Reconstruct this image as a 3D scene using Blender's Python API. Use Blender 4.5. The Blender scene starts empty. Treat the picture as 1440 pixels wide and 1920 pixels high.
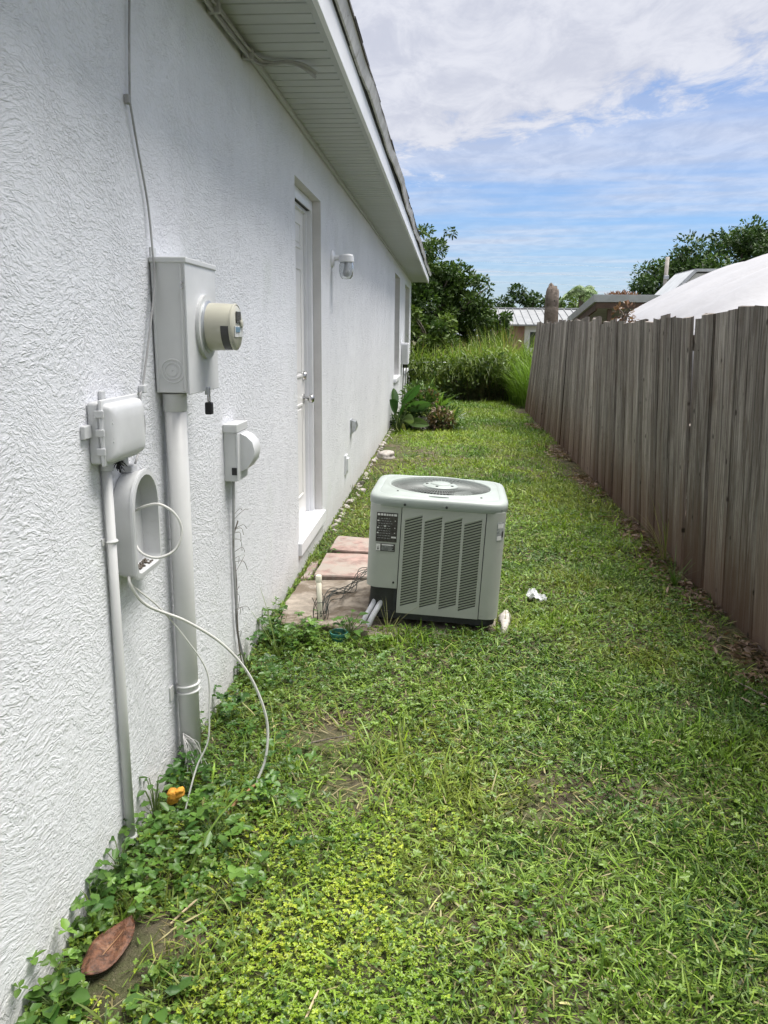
import bpy, bmesh, math, random
import numpy as np
from mathutils import Vector, Matrix

random.seed(7)
RNG = np.random.default_rng(11)
SC = bpy.context.scene
COL = SC.collection
R_ = math.radians

# ------------------------------------------------------------------ camera
cam_d = bpy.data.cameras.new('camera')
cam_d.sensor_fit = 'VERTICAL'
cam_d.sensor_height = 36.0
cam_d.lens = 28.018
cam_d.clip_start = 0.05
cam_d.clip_end = 2000
cam = bpy.data.objects.new('camera', cam_d)
COL.objects.link(cam)
cam.matrix_world = Matrix(((0.99683987, -0.02729698, 0.07459994, 0.85),
                           (0.07876870, 0.21807862, -0.97274725, 0.0),
                           (0.01028441, 0.97554938, 0.21953961, 1.42),
                           (0, 0, 0, 1)))
SC.camera = cam

# ------------------------------------------------------------------ light
SUN_EL, SUN_AZ = R_(73), R_(66)          # azimuth clockwise from +Y
EXPOSURE = 1.62
world = bpy.data.worlds.new('World')
SC.world = world
world.use_nodes = True
nt = world.node_tree
nt.nodes.clear()


class NG:
    """small helper to wire shader nodes"""
    def __init__(self, tree):
        self.t = tree

    def n(self, typ, **kw):
        nd = self.t.nodes.new(typ)
        for k, v in kw.items():
            if k.startswith('i_'):
                nd.inputs[k[2:].replace('_', ' ')].default_value = v
            else:
                setattr(nd, k, v)
        return nd

    def link(self, a, b):
        self.t.links.new(a, b)

    def math(self, op, a, b=None, c=None, clamp=False):
        nd = self.t.nodes.new('ShaderNodeMath')
        nd.operation = op
        nd.use_clamp = clamp
        for i, x in enumerate((a, b, c)):
            if x is None:
                continue
            if isinstance(x, (int, float)):
                nd.inputs[i].default_value = x
            else:
                self.link(x, nd.inputs[i])
        return nd.outputs[0]

    def noise(self, vec, scale, detail=4, rough=0.5, dist=0.0):
        nd = self.t.nodes.new('ShaderNodeTexNoise')
        nd.inputs['Scale'].default_value = scale
        nd.inputs['Detail'].default_value = detail
        nd.inputs['Roughness'].default_value = rough
        nd.inputs['Distortion'].default_value = dist
        if vec is not None:
            self.link(vec, nd.inputs['Vector'])
        return nd.outputs['Fac']

    def mapr(self, v, a, b, c=0.0, d=1.0, smooth=True):
        nd = self.t.nodes.new('ShaderNodeMapRange')
        if smooth:
            nd.interpolation_type = 'SMOOTHSTEP'
        nd.inputs['From Min'].default_value = a
        nd.inputs['From Max'].default_value = b
        nd.inputs['To Min'].default_value = c
        nd.inputs['To Max'].default_value = d
        self.link(v, nd.inputs['Value'])
        return nd.outputs['Result']

    def mix(self, fac, a, b, blend='MIX'):
        nd = self.t.nodes.new('ShaderNodeMix')
        nd.data_type = 'RGBA'
        nd.blend_type = blend
        for sock, x in ((nd.inputs[0], fac), (nd.inputs[6], a), (nd.inputs[7], b)):
            if isinstance(x, (int, float)):
                sock.default_value = x
            elif isinstance(x, tuple):
                sock.default_value = (x[0], x[1], x[2], 1)
            else:
                self.link(x, sock)
        return nd.outputs[2]

    def mapping(self, vec, loc=(0, 0, 0), rot=(0, 0, 0), scale=(1, 1, 1)):
        nd = self.t.nodes.new('ShaderNodeMapping')
        nd.inputs['Location'].default_value = loc
        nd.inputs['Rotation'].default_value = rot
        nd.inputs['Scale'].default_value = scale
        self.link(vec, nd.inputs['Vector'])
        return nd.outputs[0]


g = NG(nt)
tc = g.n('ShaderNodeTexCoord')
sky = g.n('ShaderNodeTexSky')
sky.sky_type = 'NISHITA'
sky.sun_disc = False
sky.sun_elevation = SUN_EL
sky.sun_rotation = SUN_AZ
sky.air_density = 1.0
sky.dust_density = 0.6
sky.ozone_density = 1.6
sep = g.n('ShaderNodeSeparateXYZ')
g.link(tc.outputs['Generated'], sep.inputs[0])
dz = g.math('MAXIMUM', sep.outputs[2], 0.035)
px = g.math('DIVIDE', sep.outputs[0], dz)
py = g.math('DIVIDE', sep.outputs[1], dz)
pl = g.n('ShaderNodeCombineXYZ')
g.link(px, pl.inputs[0]); g.link(py, pl.inputs[1])
P = pl.outputs[0]
# a sheet of thin rippled cloud whose edge lies beyond the far end of the yard
big = g.noise(P, 0.42, 4, 0.55)
fine = g.noise(g.mapping(P, rot=(0, 0, R_(25)), scale=(1.9, 1.0, 1)), 2.1, 5, 0.66, 0.4)
edge = g.math('ADD', py, g.math('MULTIPLY', px, 1.05))
edge = g.math('SUBTRACT', 5.45, edge)
edge = g.math('ADD', edge, g.math('MULTIPLY', g.math('SUBTRACT', big, 0.5), 6.0))
edge = g.math('ADD', edge, g.math('MULTIPLY', g.math('SUBTRACT', fine, 0.5), 5.0))
sheet = g.mapr(edge, -0.9, 1.5)
streak = g.noise(g.mapping(P, loc=(3, 1, 0), rot=(0, 0, R_(8)), scale=(0.35, 1.0, 1)), 0.55, 4, 0.62, 0.3)
veil = g.mapr(streak, 0.36, 0.68, 0.12, 0.70)
low = g.mapr(sep.outputs[2], 0.0, 0.17, 0.50, 0.0)      # milky air near the horizon
cov = g.math('MAXIMUM', g.math('MAXIMUM', sheet, veil), low)
cov = g.math('MULTIPLY', cov, 0.95, clamp=True)
rip = g.mapr(fine, 0.34, 0.66, 0.0, 1.0)
cloud = g.mix(rip, (2.45, 2.53, 2.9), (3.2, 3.24, 3.5))
# thicker parts of the sheet are greyer
cloud = g.mix(g.mapr(big, 0.45, 0.75, 0.0, 0.55), cloud, (2.7, 2.75, 3.05))
blue = g.mix(1.0, sky.outputs[0], (0.31, 0.425, 0.575), 'MULTIPLY')
skyc = g.mix(cov, blue, cloud)
bg = g.n('ShaderNodeBackground')
bg.inputs['Strength'].default_value = 0.085
g.link(skyc, bg.inputs['Color'])
wo = g.n('ShaderNodeOutputWorld')
g.link(bg.outputs[0], wo.inputs[0])
world.cycles.sampling_method = 'MANUAL'
world.cycles.sample_map_resolution = 512

sun_d = bpy.data.lights.new('sun', 'SUN')
sun_d.energy = 2.8
sun_d.angle = R_(42)
sun_d.color = (1.0, 0.965, 0.91)
sun = bpy.data.objects.new('sun', sun_d)
COL.objects.link(sun)
sdir = Vector((math.sin(SUN_AZ) * math.cos(SUN_EL), math.cos(SUN_AZ) * math.cos(SUN_EL), math.sin(SUN_EL)))
sun.rotation_euler = sdir.to_track_quat('Z', 'Y').to_euler()
sun.location = (8, -3, 12)

SC.view_settings.view_transform = 'Standard'
SC.view_settings.look = 'None'
SC.view_settings.exposure = EXPOSURE
SC.view_settings.gamma = 1.0
SC.view_settings.use_curve_mapping = False
SC.render.engine = 'CYCLES'
SC.cycles.max_bounces = 5
SC.cycles.diffuse_bounces = 3
SC.cycles.use_adaptive_sampling = True
SC.cycles.adaptive_threshold = 0.02
SC.cycles.transparent_max_bounces = 8


# ------------------------------------------------------------------ materials
MATS = {}


def new_mat(name):
    m = bpy.data.materials.new(name)
    m.use_nodes = True
    t = m.node_tree
    b = t.nodes['Principled BSDF']
    MATS[name] = m
    return m, NG(t), b


def bump(g, b, height, strength=0.5, dist=0.01, prev=None):
    bn = g.n('ShaderNodeBump')
    bn.inputs['Strength'].default_value = strength
    bn.inputs['Distance'].default_value = dist
    g.link(height, bn.inputs['Height'])
    if prev is not None:
        g.link(prev, bn.inputs['Normal'])
    if b is not None:
        g.link(bn.outputs[0], b.inputs['Normal'])
    return bn.outputs[0]


def plain(name, col, rough=0.55, var=0.12, scale=6.0, bs=0.12, bscale=60.0, metallic=0.0, spec=0.4, dirt=None, bdist=0.004):
    m, g, b = new_mat(name)
    tc = g.n('ShaderNodeTexCoord')
    oi = g.n('ShaderNodeObjectInfo')
    v = g.n('ShaderNodeVectorMath', operation='ADD')
    g.link(tc.outputs['Object'], v.inputs[0])
    g.link(oi.outputs['Random'], v.inputs[1])
    n1 = g.noise(v.outputs[0], scale, 5, 0.6)
    lo = tuple(c * (1 - var) for c in col)
    hi = tuple(min(1, c * (1 + var)) for c in col)
    c = g.mix(g.mapr(n1, 0.3, 0.7), lo, hi)
    if dirt:
        n2 = g.noise(v.outputs[0], dirt[1], 7, 0.7, 0.6)
        c = g.mix(g.mapr(n2, dirt[2], dirt[2] + 0.18, 0, dirt[3]), c, dirt[0])
    g.link(c, b.inputs['Base Color'])
    b.inputs['Roughness'].default_value = rough
    b.inputs['Metallic'].default_value = metallic
    b.inputs['Specular IOR Level'].default_value = spec
    if bs:
        n3 = g.noise(v.outputs[0], bscale, 5, 0.6)
        bump(g, b, n3, bs, bdist)
    return m


def leaf_mat(name, trans=0.35, rough=0.45, spec=0.35):
    m, g, b = new_mat(name)
    at = g.n('ShaderNodeAttribute')
    at.attribute_name = 'Col'
    g.link(at.outputs['Color'], b.inputs['Base Color'])
    b.inputs['Roughness'].default_value = rough
    b.inputs['Specular IOR Level'].default_value = spec
    tr = g.n('ShaderNodeBsdfTranslucent')
    g.link(g.mix(1.0, at.outputs['Color'], (1.15, 1.25, 0.7), 'MULTIPLY'), tr.inputs['Color'])
    mx = g.n('ShaderNodeMixShader')
    mx.inputs[0].default_value = trans
    g.link(b.outputs[0], mx.inputs[1]); g.link(tr.outputs[0], mx.inputs[2])
    out = [n for n in g.t.nodes if n.type == 'OUTPUT_MATERIAL'][0]
    g.link(mx.outputs[0], out.inputs[0])
    return m


def stucco():
    m, g, b = new_mat('stucco')
    tc = g.n('ShaderNodeTexCoord')
    P = tc.outputs['Object']
    # slow swirl of the trowel direction
    w = g.n('ShaderNodeTexNoise', i_Scale=1.6, i_Detail=2.0)
    g.link(P, w.inputs['Vector'])
    sc = g.n('ShaderNodeVectorMath', operation='SCALE')
    g.link(w.outputs['Color'], sc.inputs[0]); sc.inputs['Scale'].default_value = 0.32
    ad = g.n('ShaderNodeVectorMath', operation='ADD')
    g.link(P, ad.inputs[0]); g.link(sc.outputs[0], ad.inputs[1])
    m1 = g.mapping(ad.outputs[0], rot=(R_(-24), 0, 0), scale=(1, 0.40, 0.85))
    a = g.noise(m1, 78, 4, 0.55, 0.9)
    m2 = g.mapping(ad.outputs[0], rot=(R_(16), 0, 0), scale=(1, 0.34, 1.0))
    c = g.noise(m2, 120, 4, 0.55, 0.7)
    big = g.noise(P, 3.2, 3, 0.5)
    # sparse sharp trowel edges, the rest left nearly smooth
    mk = g.mapr(g.noise(P, 7.5, 4, 0.6), 0.36, 0.60, 0.30, 1.0)
    mk2 = g.mapr(g.noise(P, 11.0, 4, 0.6), 0.38, 0.58, 0.35, 1.0)
    pa = g.math('MULTIPLY', g.mapr(a, 0.46, 0.56), mk)
    pc = g.math('MULTIPLY', g.mapr(c, 0.46, 0.58), mk2)
    h = g.math('ADD', g.math('MULTIPLY', pa, 0.60), g.math('MULTIPLY', pc, 0.40))
    h = g.math('MULTIPLY', h, g.mapr(big, 0.30, 0.62, 0.55, 1.0))
    fine = g.noise(g.mapping(P, scale=(1, .5, 1)), 230, 3, 0.6)
    h = g.math('ADD', h, g.math('MULTIPLY', fine, 0.34))
    bump(g, b, h, 0.66, 0.0060)
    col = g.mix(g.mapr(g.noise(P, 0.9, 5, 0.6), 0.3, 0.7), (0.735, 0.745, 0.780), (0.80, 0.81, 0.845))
    # faint vertical weather runs and greenish bloom
    run = g.noise(g.mapping(P, scale=(1, 3.2, 0.22)), 3.0, 5, 0.62)
    col = g.mix(g.mapr(run, 0.56, 0.74, 0, 0.18), col, (0.60, 0.605, 0.59))
    col = g.mix(g.mapr(g.noise(P, 1.7, 4, 0.6), 0.56, 0.74, 0, 0.35), col, (0.66, 0.70, 0.66))
    # rain splash dirt: a band with a ragged edge just above the soil
    sp = g.n('ShaderNodeSeparateXYZ')
    g.link(P, sp.inputs[0])
    z = g.math('ADD', sp.outputs[2], g.math('MULTIPLY', g.math('SUBTRACT', g.noise(P, 7, 6, 0.7), 0.5), 0.35))
    col = g.mix(g.mapr(z, 0.0, 0.24, 0.30, 0.0), col, (0.42, 0.37, 0.30))
    speck = g.noise(P, 95, 3, 0.5)
    col = g.mix(g.mapr(speck, 0.70, 0.76, 0, 0.35), col, (0.35, 0.34, 0.33))
    g.link(col, b.inputs['Base Color'])
    b.inputs['Roughness'].default_value = 0.62
    b.inputs['Specular IOR Level'].default_value = 0.3
    return m


def wood_mat():
    m, g, b = new_mat('weathered_wood')
    tc = g.n('ShaderNodeTexCoord')
    oi = g.n('ShaderNodeObjectInfo')
    off = g.n('ShaderNodeCombineXYZ')
    g.link(g.math('MULTIPLY', oi.outputs['Random'], 37.0), off.inputs[0])
    g.link(g.math('MULTIPLY', oi.outputs['Random'], 91.0), off.inputs[2])
    ad = g.n('ShaderNodeVectorMath', operation='ADD')
    g.link(tc.outputs['Object'], ad.inputs[0]); g.link(off.outputs[0], ad.inputs[1])
    P = ad.outputs[0]
    grain = g.noise(g.mapping(P, scale=(8, 1, 0.11)), 17, 8, 0.75, 0.7)
    broad = g.noise(g.mapping(P, scale=(8, 1, 1.1)), 1.7, 7, 0.70, 0.9)
    crack = g.noise(g.mapping(P, loc=(5, 3, 1), scale=(8, 1, 0.05)), 7, 5, 0.6, 0.5)
    blot = g.noise(g.mapping(P, scale=(1, 0.5, 3.0)), 3.5, 6, 0.65)
    c = g.mix(g.mapr(broad, 0.36, 0.64), (0.27, 0.25, 0.235), (0.58, 0.555, 0.53))
    c = g.mix(g.mapr(grain, 0.40, 0.53, 0.92, 0.0), c, (0.085, 0.074, 0.067))
    c = g.mix(g.mapr(blot, 0.50, 0.70, 0, 0.55), c, (0.235, 0.190, 0.155))
    st_ = g.noise(g.mapping(P, loc=(2, 7, 4), scale=(4, 0.8, 0.8)), 2.2, 7, 0.70, 0.8)
    c = g.mix(g.mapr(st_, 0.48, 0.66, 0, 0.70), c, (0.125, 0.098, 0.082))
    c = g.mix(g.mapr(crack, 0.37, 0.42, 0.95, 0.0), c, (0.045, 0.038, 0.034))
    # bleached, lichen-pale streaks and flecks
    li = g.noise(g.mapping(P, scale=(8, 1, 0.35)), 8, 7, 0.72, 0.6)
    c = g.mix(g.mapr(li, 0.57, 0.68, 0, 0.80), c, (0.68, 0.66, 0.62))
    # wet brown foot of the boards
    sp = g.n('ShaderNodeSeparateXYZ')
    g.link(tc.outputs['Object'], sp.inputs[0])
    z = g.math('ADD', sp.outputs[2], g.math('MULTIPLY', g.math('SUBTRACT', g.noise(g.mapping(P, scale=(1, 1, 0.4)), 3.5, 6, 0.7), 0.5), 0.75))
    c = g.mix(g.mapr(z, 0.05, 0.50, 0.82, 0.0), c, (0.185, 0.108, 0.070))
    # every board greyed a little differently
    c = g.mix(g.math('MULTIPLY', oi.outputs['Random'], 0.22), c, (0.33, 0.315, 0.30))
    c = g.mix(1.0, c, g.mix(oi.outputs['Random'], (0.54, 0.51, 0.48), (1.16, 1.11, 1.05)), 'MULTIPLY')
    knot = g.n('ShaderNodeTexVoronoi', i_Scale=3.2)
    g.link(g.mapping(P, scale=(1, .45, 3.0)), knot.inputs['Vector'])
    c = g.mix(g.mapr(knot.outputs['Distance'], 0.05, 0.13, 0.85, 0.0), c, (0.03, 0.024, 0.02))
    g.link(c, b.inputs['Base Color'])
    b.inputs['Roughness'].default_value = 0.85
    b.inputs['Specular IOR Level'].default_value = 0.2
    bump(g, b, g.math('ADD', grain, broad), 0.85, 0.006)
    return m


def soil_mat():
    m, g, b = new_mat('soil')
    tc = g.n('ShaderNodeTexCoord')
    P = tc.outputs['Object']
    a = g.noise(P, 9, 8, 0.65)
    c = g.mix(g.mapr(a, 0.3, 0.7), (0.052, 0.042, 0.030), (0.150, 0.120, 0.088))
    gr = g.noise(P, 2.3, 5, 0.6)
    c = g.mix(g.mapr(gr, 0.40, 0.60, 0.0, 0.75), c, (0.075, 0.105, 0.030))
    sand = g.noise(P, 140, 3, 0.6)
    c = g.mix(g.mapr(sand, 0.60, 0.70, 0, 0.5), c, (0.26, 0.22, 0.165))
    g.link(c, b.inputs['Base Color'])
    b.inputs['Roughness'].default_value = 0.95
    b.inputs['Specular IOR Level'].default_value = 0.15
    bump(g, b, g.math('ADD', g.noise(P, 45, 7, 0.7), g.noise(P, 160, 4, 0.6)), 0.9, 0.012)
    return m


def glass_mat(name, col=(0.9, 0.92, 0.92), rough=0.05):
    m, g, b = new_mat(name)
    b.inputs['Base Color'].default_value = (*col, 1)
    b.inputs['Transmission Weight'].default_value = 0.9
    b.inputs['Roughness'].default_value = rough
    b.inputs['IOR'].default_value = 1.45
    return m


stucco(); wood_mat(); soil_mat()
leaf_mat('leaf', 0.33, 0.40, 0.45); leaf_mat('grass', 0.30, 0.48, 0.32); leaf_mat('tree_leaf', 0.22, 0.5, 0.25)
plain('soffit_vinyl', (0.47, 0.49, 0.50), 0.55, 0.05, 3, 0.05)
plain('white_trim', (0.78, 0.79, 0.82), 0.45, 0.05, 3, 0.08, 40)
plain('weathered_trim', (0.60, 0.59, 0.60), 0.7, 0.18, 7, 0.3, 50, dirt=((0.20, 0.18, 0.17), 9, 0.54, 0.7))
plain('shingle', (0.10, 0.095, 0.09), 0.9, 0.35, 20, 0.6, 120, spec=0.2, bdist=0.006)
plain('dark_gap', (0.03, 0.03, 0.03), 0.8, 0.2, 5, 0)
plain('door_paint', (0.80, 0.79, 0.78), 0.35, 0.03, 3, 0.03)
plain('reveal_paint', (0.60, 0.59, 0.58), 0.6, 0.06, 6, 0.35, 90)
plain('box_enamel', (0.58, 0.59, 0.59), 0.38, 0.04, 4, 0.03, dirt=((0.45, 0.44, 0.42), 12, 0.60, 0.4))
plain('white_paint_glossy', (0.60, 0.61, 0.62), 0.4, 0.05, 8, 0.06, dirt=((0.45, 0.44, 0.42), 14, 0.60, 0.4))
plain('pipe_paint', (0.57, 0.575, 0.565), 0.42, 0.05, 5, 0.06, dirt=((0.40, 0.38, 0.36), 16, 0.62, 0.35))
plain('grey_plastic', (0.54, 0.55, 0.555), 0.5, 0.05, 8, 0.05, dirt=((0.36, 0.35, 0.33), 14, 0.58, 0.45))
plain('cable_white', (0.62, 0.62, 0.59), 0.5, 0.08, 12, 0.0, dirt=((0.35, 0.28, 0.2), 9, 0.6, 0.5))
plain('cable_grey', (0.36, 0.36, 0.36), 0.6, 0.15, 12, 0.0)
plain('cable_grey2', (0.52, 0.51, 0.50), 0.6, 0.2, 12, 0.0)
plain('cable_brown', (0.24, 0.13, 0.06), 0.6, 0.2, 12, 0.0)
plain('meter_beige', (0.46, 0.45, 0.375), 0.3, 0.04, 5, 0.0)
plain('meter_dark', (0.05, 0.05, 0.05), 0.25, 0.1, 5, 0.0)
plain('meter_label', (0.55, 0.56, 0.55), 0.3, 0.2, 60, 0.0)
plain('lcd_blue', (0.16, 0.27, 0.36), 0.15, 0.05, 5, 0.0)
plain('black_plastic', (0.02, 0.02, 0.022), 0.5, 0.2, 9, 0.1)
plain('steel', (0.55, 0.55, 0.55), 0.25, 0.1, 9, 0.0, metallic=1.0)
plain('galv', (0.50, 0.52, 0.54), 0.4, 0.15, 9, 0.1, metallic=0.9)
plain('rust', (0.16, 0.08, 0.05), 0.85, 0.3, 20, 0.3)
plain('ac_paint', (0.385, 0.405, 0.37), 0.42, 0.05, 5, 0.05, 80, dirt=((0.20, 0.21, 0.19), 11, 0.60, 0.35))
plain('ac_lid', (0.31, 0.345, 0.325), 0.40, 0.05, 5, 0.06, 80, dirt=((0.32, 0.34, 0.32), 13, 0.60, 0.35))
plain('ac_grille', (0.20, 0.22, 0.21), 0.45, 0.05, 5, 0.0)
plain('ac_dark', (0.035, 0.037, 0.035), 0.8, 0.2, 20, 0.1)
plain('ac_base', (0.03, 0.032, 0.034), 0.7, 0.2, 20, 0.1)
plain('label_black', (0.05, 0.045, 0.045), 0.35, 0.4, 90, 0.0)
plain('label_white', (0.66, 0.66, 0.66), 0.4, 0.1, 60, 0.0)
plain('label_grey', (0.33, 0.35, 0.35), 0.4, 0.35, 90, 0.0)
plain('insulation', (0.52, 0.53, 0.57), 0.6, 0.1, 20, 0.2, 90)
plain('concrete', (0.31, 0.27, 0.225), 0.9, 0.28, 12, 0.45, 70, spec=0.2, dirt=((0.115, 0.088, 0.062), 6, 0.42, 0.8))
plain('pink_paver', (0.29, 0.205, 0.18), 0.88, 0.25, 14, 0.4, 80, spec=0.2, dirt=((0.31, 0.28, 0.245), 6, 0.40, 0.9))
plain('stone', (0.42, 0.39, 0.36), 0.9, 0.25, 30, 0.5, 60, spec=0.2, dirt=((0.22, 0.18, 0.14), 30, 0.5, 0.7))
plain('pvc', (0.72, 0.69, 0.56), 0.45, 0.08, 15, 0.05)
plain('litter', (0.78, 0.79, 0.80), 0.6, 0.08, 30, 0.1)
plain('wire_black', (0.035, 0.04, 0.035), 0.6, 0.2, 20, 0)
plain('teal', (0.05, 0.19, 0.16), 0.45, 0.2, 20, 0)
plain('straw_stick', (0.42, 0.34, 0.21), 0.8, 0.25, 30, 0.2)
plain('dead_leaf', (0.105, 0.045, 0.024), 0.5, 0.6, 60, 0.9, 120, dirt=((0.30, 0.17, 0.105), 18, 0.54, 0.8))
plain('orange_fruit', (0.60, 0.29, 0.035), 0.7, 0.3, 60, 0.9, 110, dirt=((0.16, 0.055, 0.015), 48, 0.50, 0.85))
plain('bark', (0.145, 0.125, 0.105), 0.95, 0.35, 12, 0.8, 25, spec=0.15, bdist=0.02)
plain('bark_grey', (0.20, 0.165, 0.14), 0.95, 0.3, 7, 0.8, 14, spec=0.15, dirt=((0.10, 0.085, 0.075), 5, 0.5, 0.7), bdist=0.03)
plain('tarp', (0.33, 0.33, 0.345), 0.55, 0.04, 2, 0.25, 5, bdist=0.05)
plain('roof_metal', (0.23, 0.24, 0.25), 0.55, 0.12, 2, 0.05, dirt=((0.34, 0.33, 0.32), 3, 0.5, 0.5))
plain('brick_far', (0.27, 0.16, 0.13), 0.9, 0.15, 4, 0.2, 20)
plain('white_far', (0.72, 0.72, 0.72), 0.7, 0.06, 3, 0.1)
plain('brown_far', (0.10, 0.066, 0.050), 0.8, 0.2, 4, 0.2, 20)
plain('grey_far', (0.44, 0.46, 0.48), 0.6, 0.1, 3, 0.1)
plain('pole_wood', (0.30, 0.28, 0.26), 0.9, 0.2, 5, 0.3, 20)
glass_mat('clear_glass')
m, g, b = new_mat('window_glass')
b.inputs['Base Color'].default_value = (0.05, 0.055, 0.06, 1)
b.inputs['Roughness'].default_value = 0.05
b.inputs['Specular IOR Level'].default_value = 0.6
M = MATS

# ------------------------------------------------------------------ object helpers
WL = {}


def tag(o, label=None, cat=None, group=None, kind=None):
    if label:
        o['label'] = label
    if cat:
        o['category'] = cat
    if group:
        o['group'] = group
    if kind:
        o['kind'] = kind
    return o


def empty(name, loc, label, cat, group=None):
    o = bpy.data.objects.new(name, None)
    COL.objects.link(o)
    o.location = loc
    o.empty_display_size = 0.1
    WL[o.name] = Vector(loc)
    return tag(o, label, cat, group)


class MB:
    def __init__(self):
        self.v = []
        self.f = []

    def add(self, vs, fs):
        k = len(self.v)
        self.v += [tuple(p) for p in vs]
        self.f += [tuple(i + k for i in q) for q in fs]
        return self

    def box(self, x0, x1, y0, y1, z0, z1, bev=0.0, seg=2):
        if bev <= 0:
            vs = [(x, y, z) for x in (x0, x1) for y in (y0, y1) for z in (z0, z1)]
            fs = [(0, 1, 3, 2), (4, 6, 7, 5), (0, 4, 5, 1), (2, 3, 7, 6), (0, 2, 6, 4), (1, 5, 7, 3)]
            return self.add(vs, fs)
        bm = bmesh.new()
        bmesh.ops.create_cube(bm, size=1.0)
        for v in bm.verts:
            v.co = Vector(((x0 + x1) / 2 + v.co.x * (x1 - x0), (y0 + y1) / 2 + v.co.y * (y1 - y0), (z0 + z1) / 2 + v.co.z * (z1 - z0)))
        bmesh.ops.bevel(bm, geom=bm.edges[:], offset=bev, segments=seg, profile=0.5, affect='EDGES')
        return self.bm(bm)

    def bm(self, bm):
        bm.verts.index_update()
        self.add([v.co for v in bm.verts], [[v.index for v in f.verts] for f in bm.faces])
        bm.free()
        return self

    def tube(self, path, r, n=8, cap=True):
        """sweep a circle (radius r or list) along a path"""
        P = [Vector(p) for p in path]
        rs = r if isinstance(r, (list, tuple)) else [r] * len(P)
        up = None
        rings = []
        for i, p in enumerate(P):
            t = (P[min(i + 1, len(P) - 1)] - P[max(i - 1, 0)])
            t = t.normalized() if t.length > 1e-9 else Vector((0, 0, 1))
            if up is None:
                up = Vector((1, 0, 0)) if abs(t.x) < 0.8 else Vector((0, 1, 0))
            a = (up - t * up.dot(t)).normalized()
            b_ = t.cross(a)
            up = a
            rings.append([p + (a * math.cos(2 * math.pi * k / n) + b_ * math.sin(2 * math.pi * k / n)) * rs[i] for k in range(n)])
        vs = [q for ring in rings for q in ring]
        fs = []
        for i in range(len(P) - 1):
            for k in range(n):
                fs.append((i * n + k, i * n + (k + 1) % n, (i + 1) * n + (k + 1) % n, (i + 1) * n + k))
        if cap:
            fs.append(tuple(range(n))[::-1])
            fs.append(tuple((len(P) - 1) * n + k for k in range(n)))
        return self.add(vs, fs)

    def loft(self, rings, close=True, cap0=True, cap1=True):
        n = len(rings[0])
        vs = [q for r in rings for q in r]
        fs = []
        for i in range(len(rings) - 1):
            for k in range(n if close else n - 1):
                fs.append((i * n + k, i * n + (k + 1) % n, (i + 1) * n + (k + 1) % n, (i + 1) * n + k))
        if cap0:
            fs.append(tuple(range(n))[::-1])
        if cap1:
            fs.append(tuple((len(rings) - 1) * n + k for k in range(n)))
        return self.add(vs, fs)

    def lathe(self, prof, c, axis='z', n=24, cap=True):
        """prof: list of (radius, height)"""
        rings = []
        for r, h in prof:
            ring = []
            for k in range(n):
                a = 2 * math.pi * k / n
                u, w = r * math.cos(a), r * math.sin(a)
                if axis == 'z':
                    ring.append((c[0] + u, c[1] + w, c[2] + h))
                elif axis == 'x':
                    ring.append((c[0] + h, c[1] + u, c[2] + w))
                else:
                    ring.append((c[0] + w, c[1] + h, c[2] + u))
            rings.append(ring)
        return self.loft(rings, True, cap, cap)

    def prism(self, poly, a0, a1, axis='x'):
        """extrude 2-D polygon along an axis; poly in the other two coords in order (y,z),(x,z),(x,y)"""
        def mk(p, a):
            return {'x': (a, p[0], p[1]), 'y': (p[0], a, p[1]), 'z': (p[0], p[1], a)}[axis]
        return self.loft([[mk(p, a0) for p in poly], [mk(p, a1) for p in poly]])

    def build(self, name, mat, parent=None, smooth=False, autos=None, fixn=True):
        off = Vector((0, 0, 0))
        if parent is not None:
            off = WL[parent.name]
        me = bpy.data.meshes.new(name)
        me.from_pydata([(p[0] - off.x, p[1] - off.y, p[2] - off.z) for p in self.v], [], self.f)
        if fixn:
            bm = bmesh.new()
            bm.from_mesh(me)
            bmesh.ops.recalc_face_normals(bm, faces=bm.faces)
            bm.to_mesh(me)
            bm.free()
        me.materials.append(M[mat] if isinstance(mat, str) else mat)
        if smooth or autos:
            me.shade_smooth()
            if autos:
                me.set_sharp_from_angle(angle=R_(autos))
        o = bpy.data.objects.new(name, me)
        COL.objects.link(o)
        if parent is not None:
            o.parent = parent
        WL[o.name] = off
        return o


def npmesh(name, co, loops, totals, mat, col=None, parent=None, smooth=False):
    """fast mesh from numpy arrays"""
    me = bpy.data.meshes.new(name)
    if parent is not None:
        co = co - np.array(WL[parent.name])
    me.vertices.add(len(co))
    me.vertices.foreach_set('co', np.ascontiguousarray(co, dtype=np.float32).ravel())
    me.loops.add(len(loops))
    me.loops.foreach_set('vertex_index', np.ascontiguousarray(loops, dtype=np.int32))
    me.polygons.add(len(totals))
    starts = np.concatenate(([0], np.cumsum(totals)[:-1])).astype(np.int32)
    me.polygons.foreach_set('loop_start', starts)
    me.polygons.foreach_set('loop_total', np.ascontiguousarray(totals, dtype=np.int32))
    me.update(calc_edges=True)
    if col is not None:
        at = me.attributes.new('Col', 'FLOAT_COLOR', 'POINT')
        rgba = np.ones((len(co), 4), dtype=np.float32)
        rgba[:, :3] = col
        at.data.foreach_set('color', rgba.ravel())
    me.materials.append(M[mat])
    if smooth:
        me.shade_smooth()
    o = bpy.data.objects.new(name, me)
    COL.objects.link(o)
    if parent is not None:
        o.parent = parent
        WL[o.name] = WL[parent.name]
    else:
        WL[o.name] = Vector((0, 0, 0))
    return o


# value noise for scattering and relief
_tab = RNG.random((256, 256))


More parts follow.
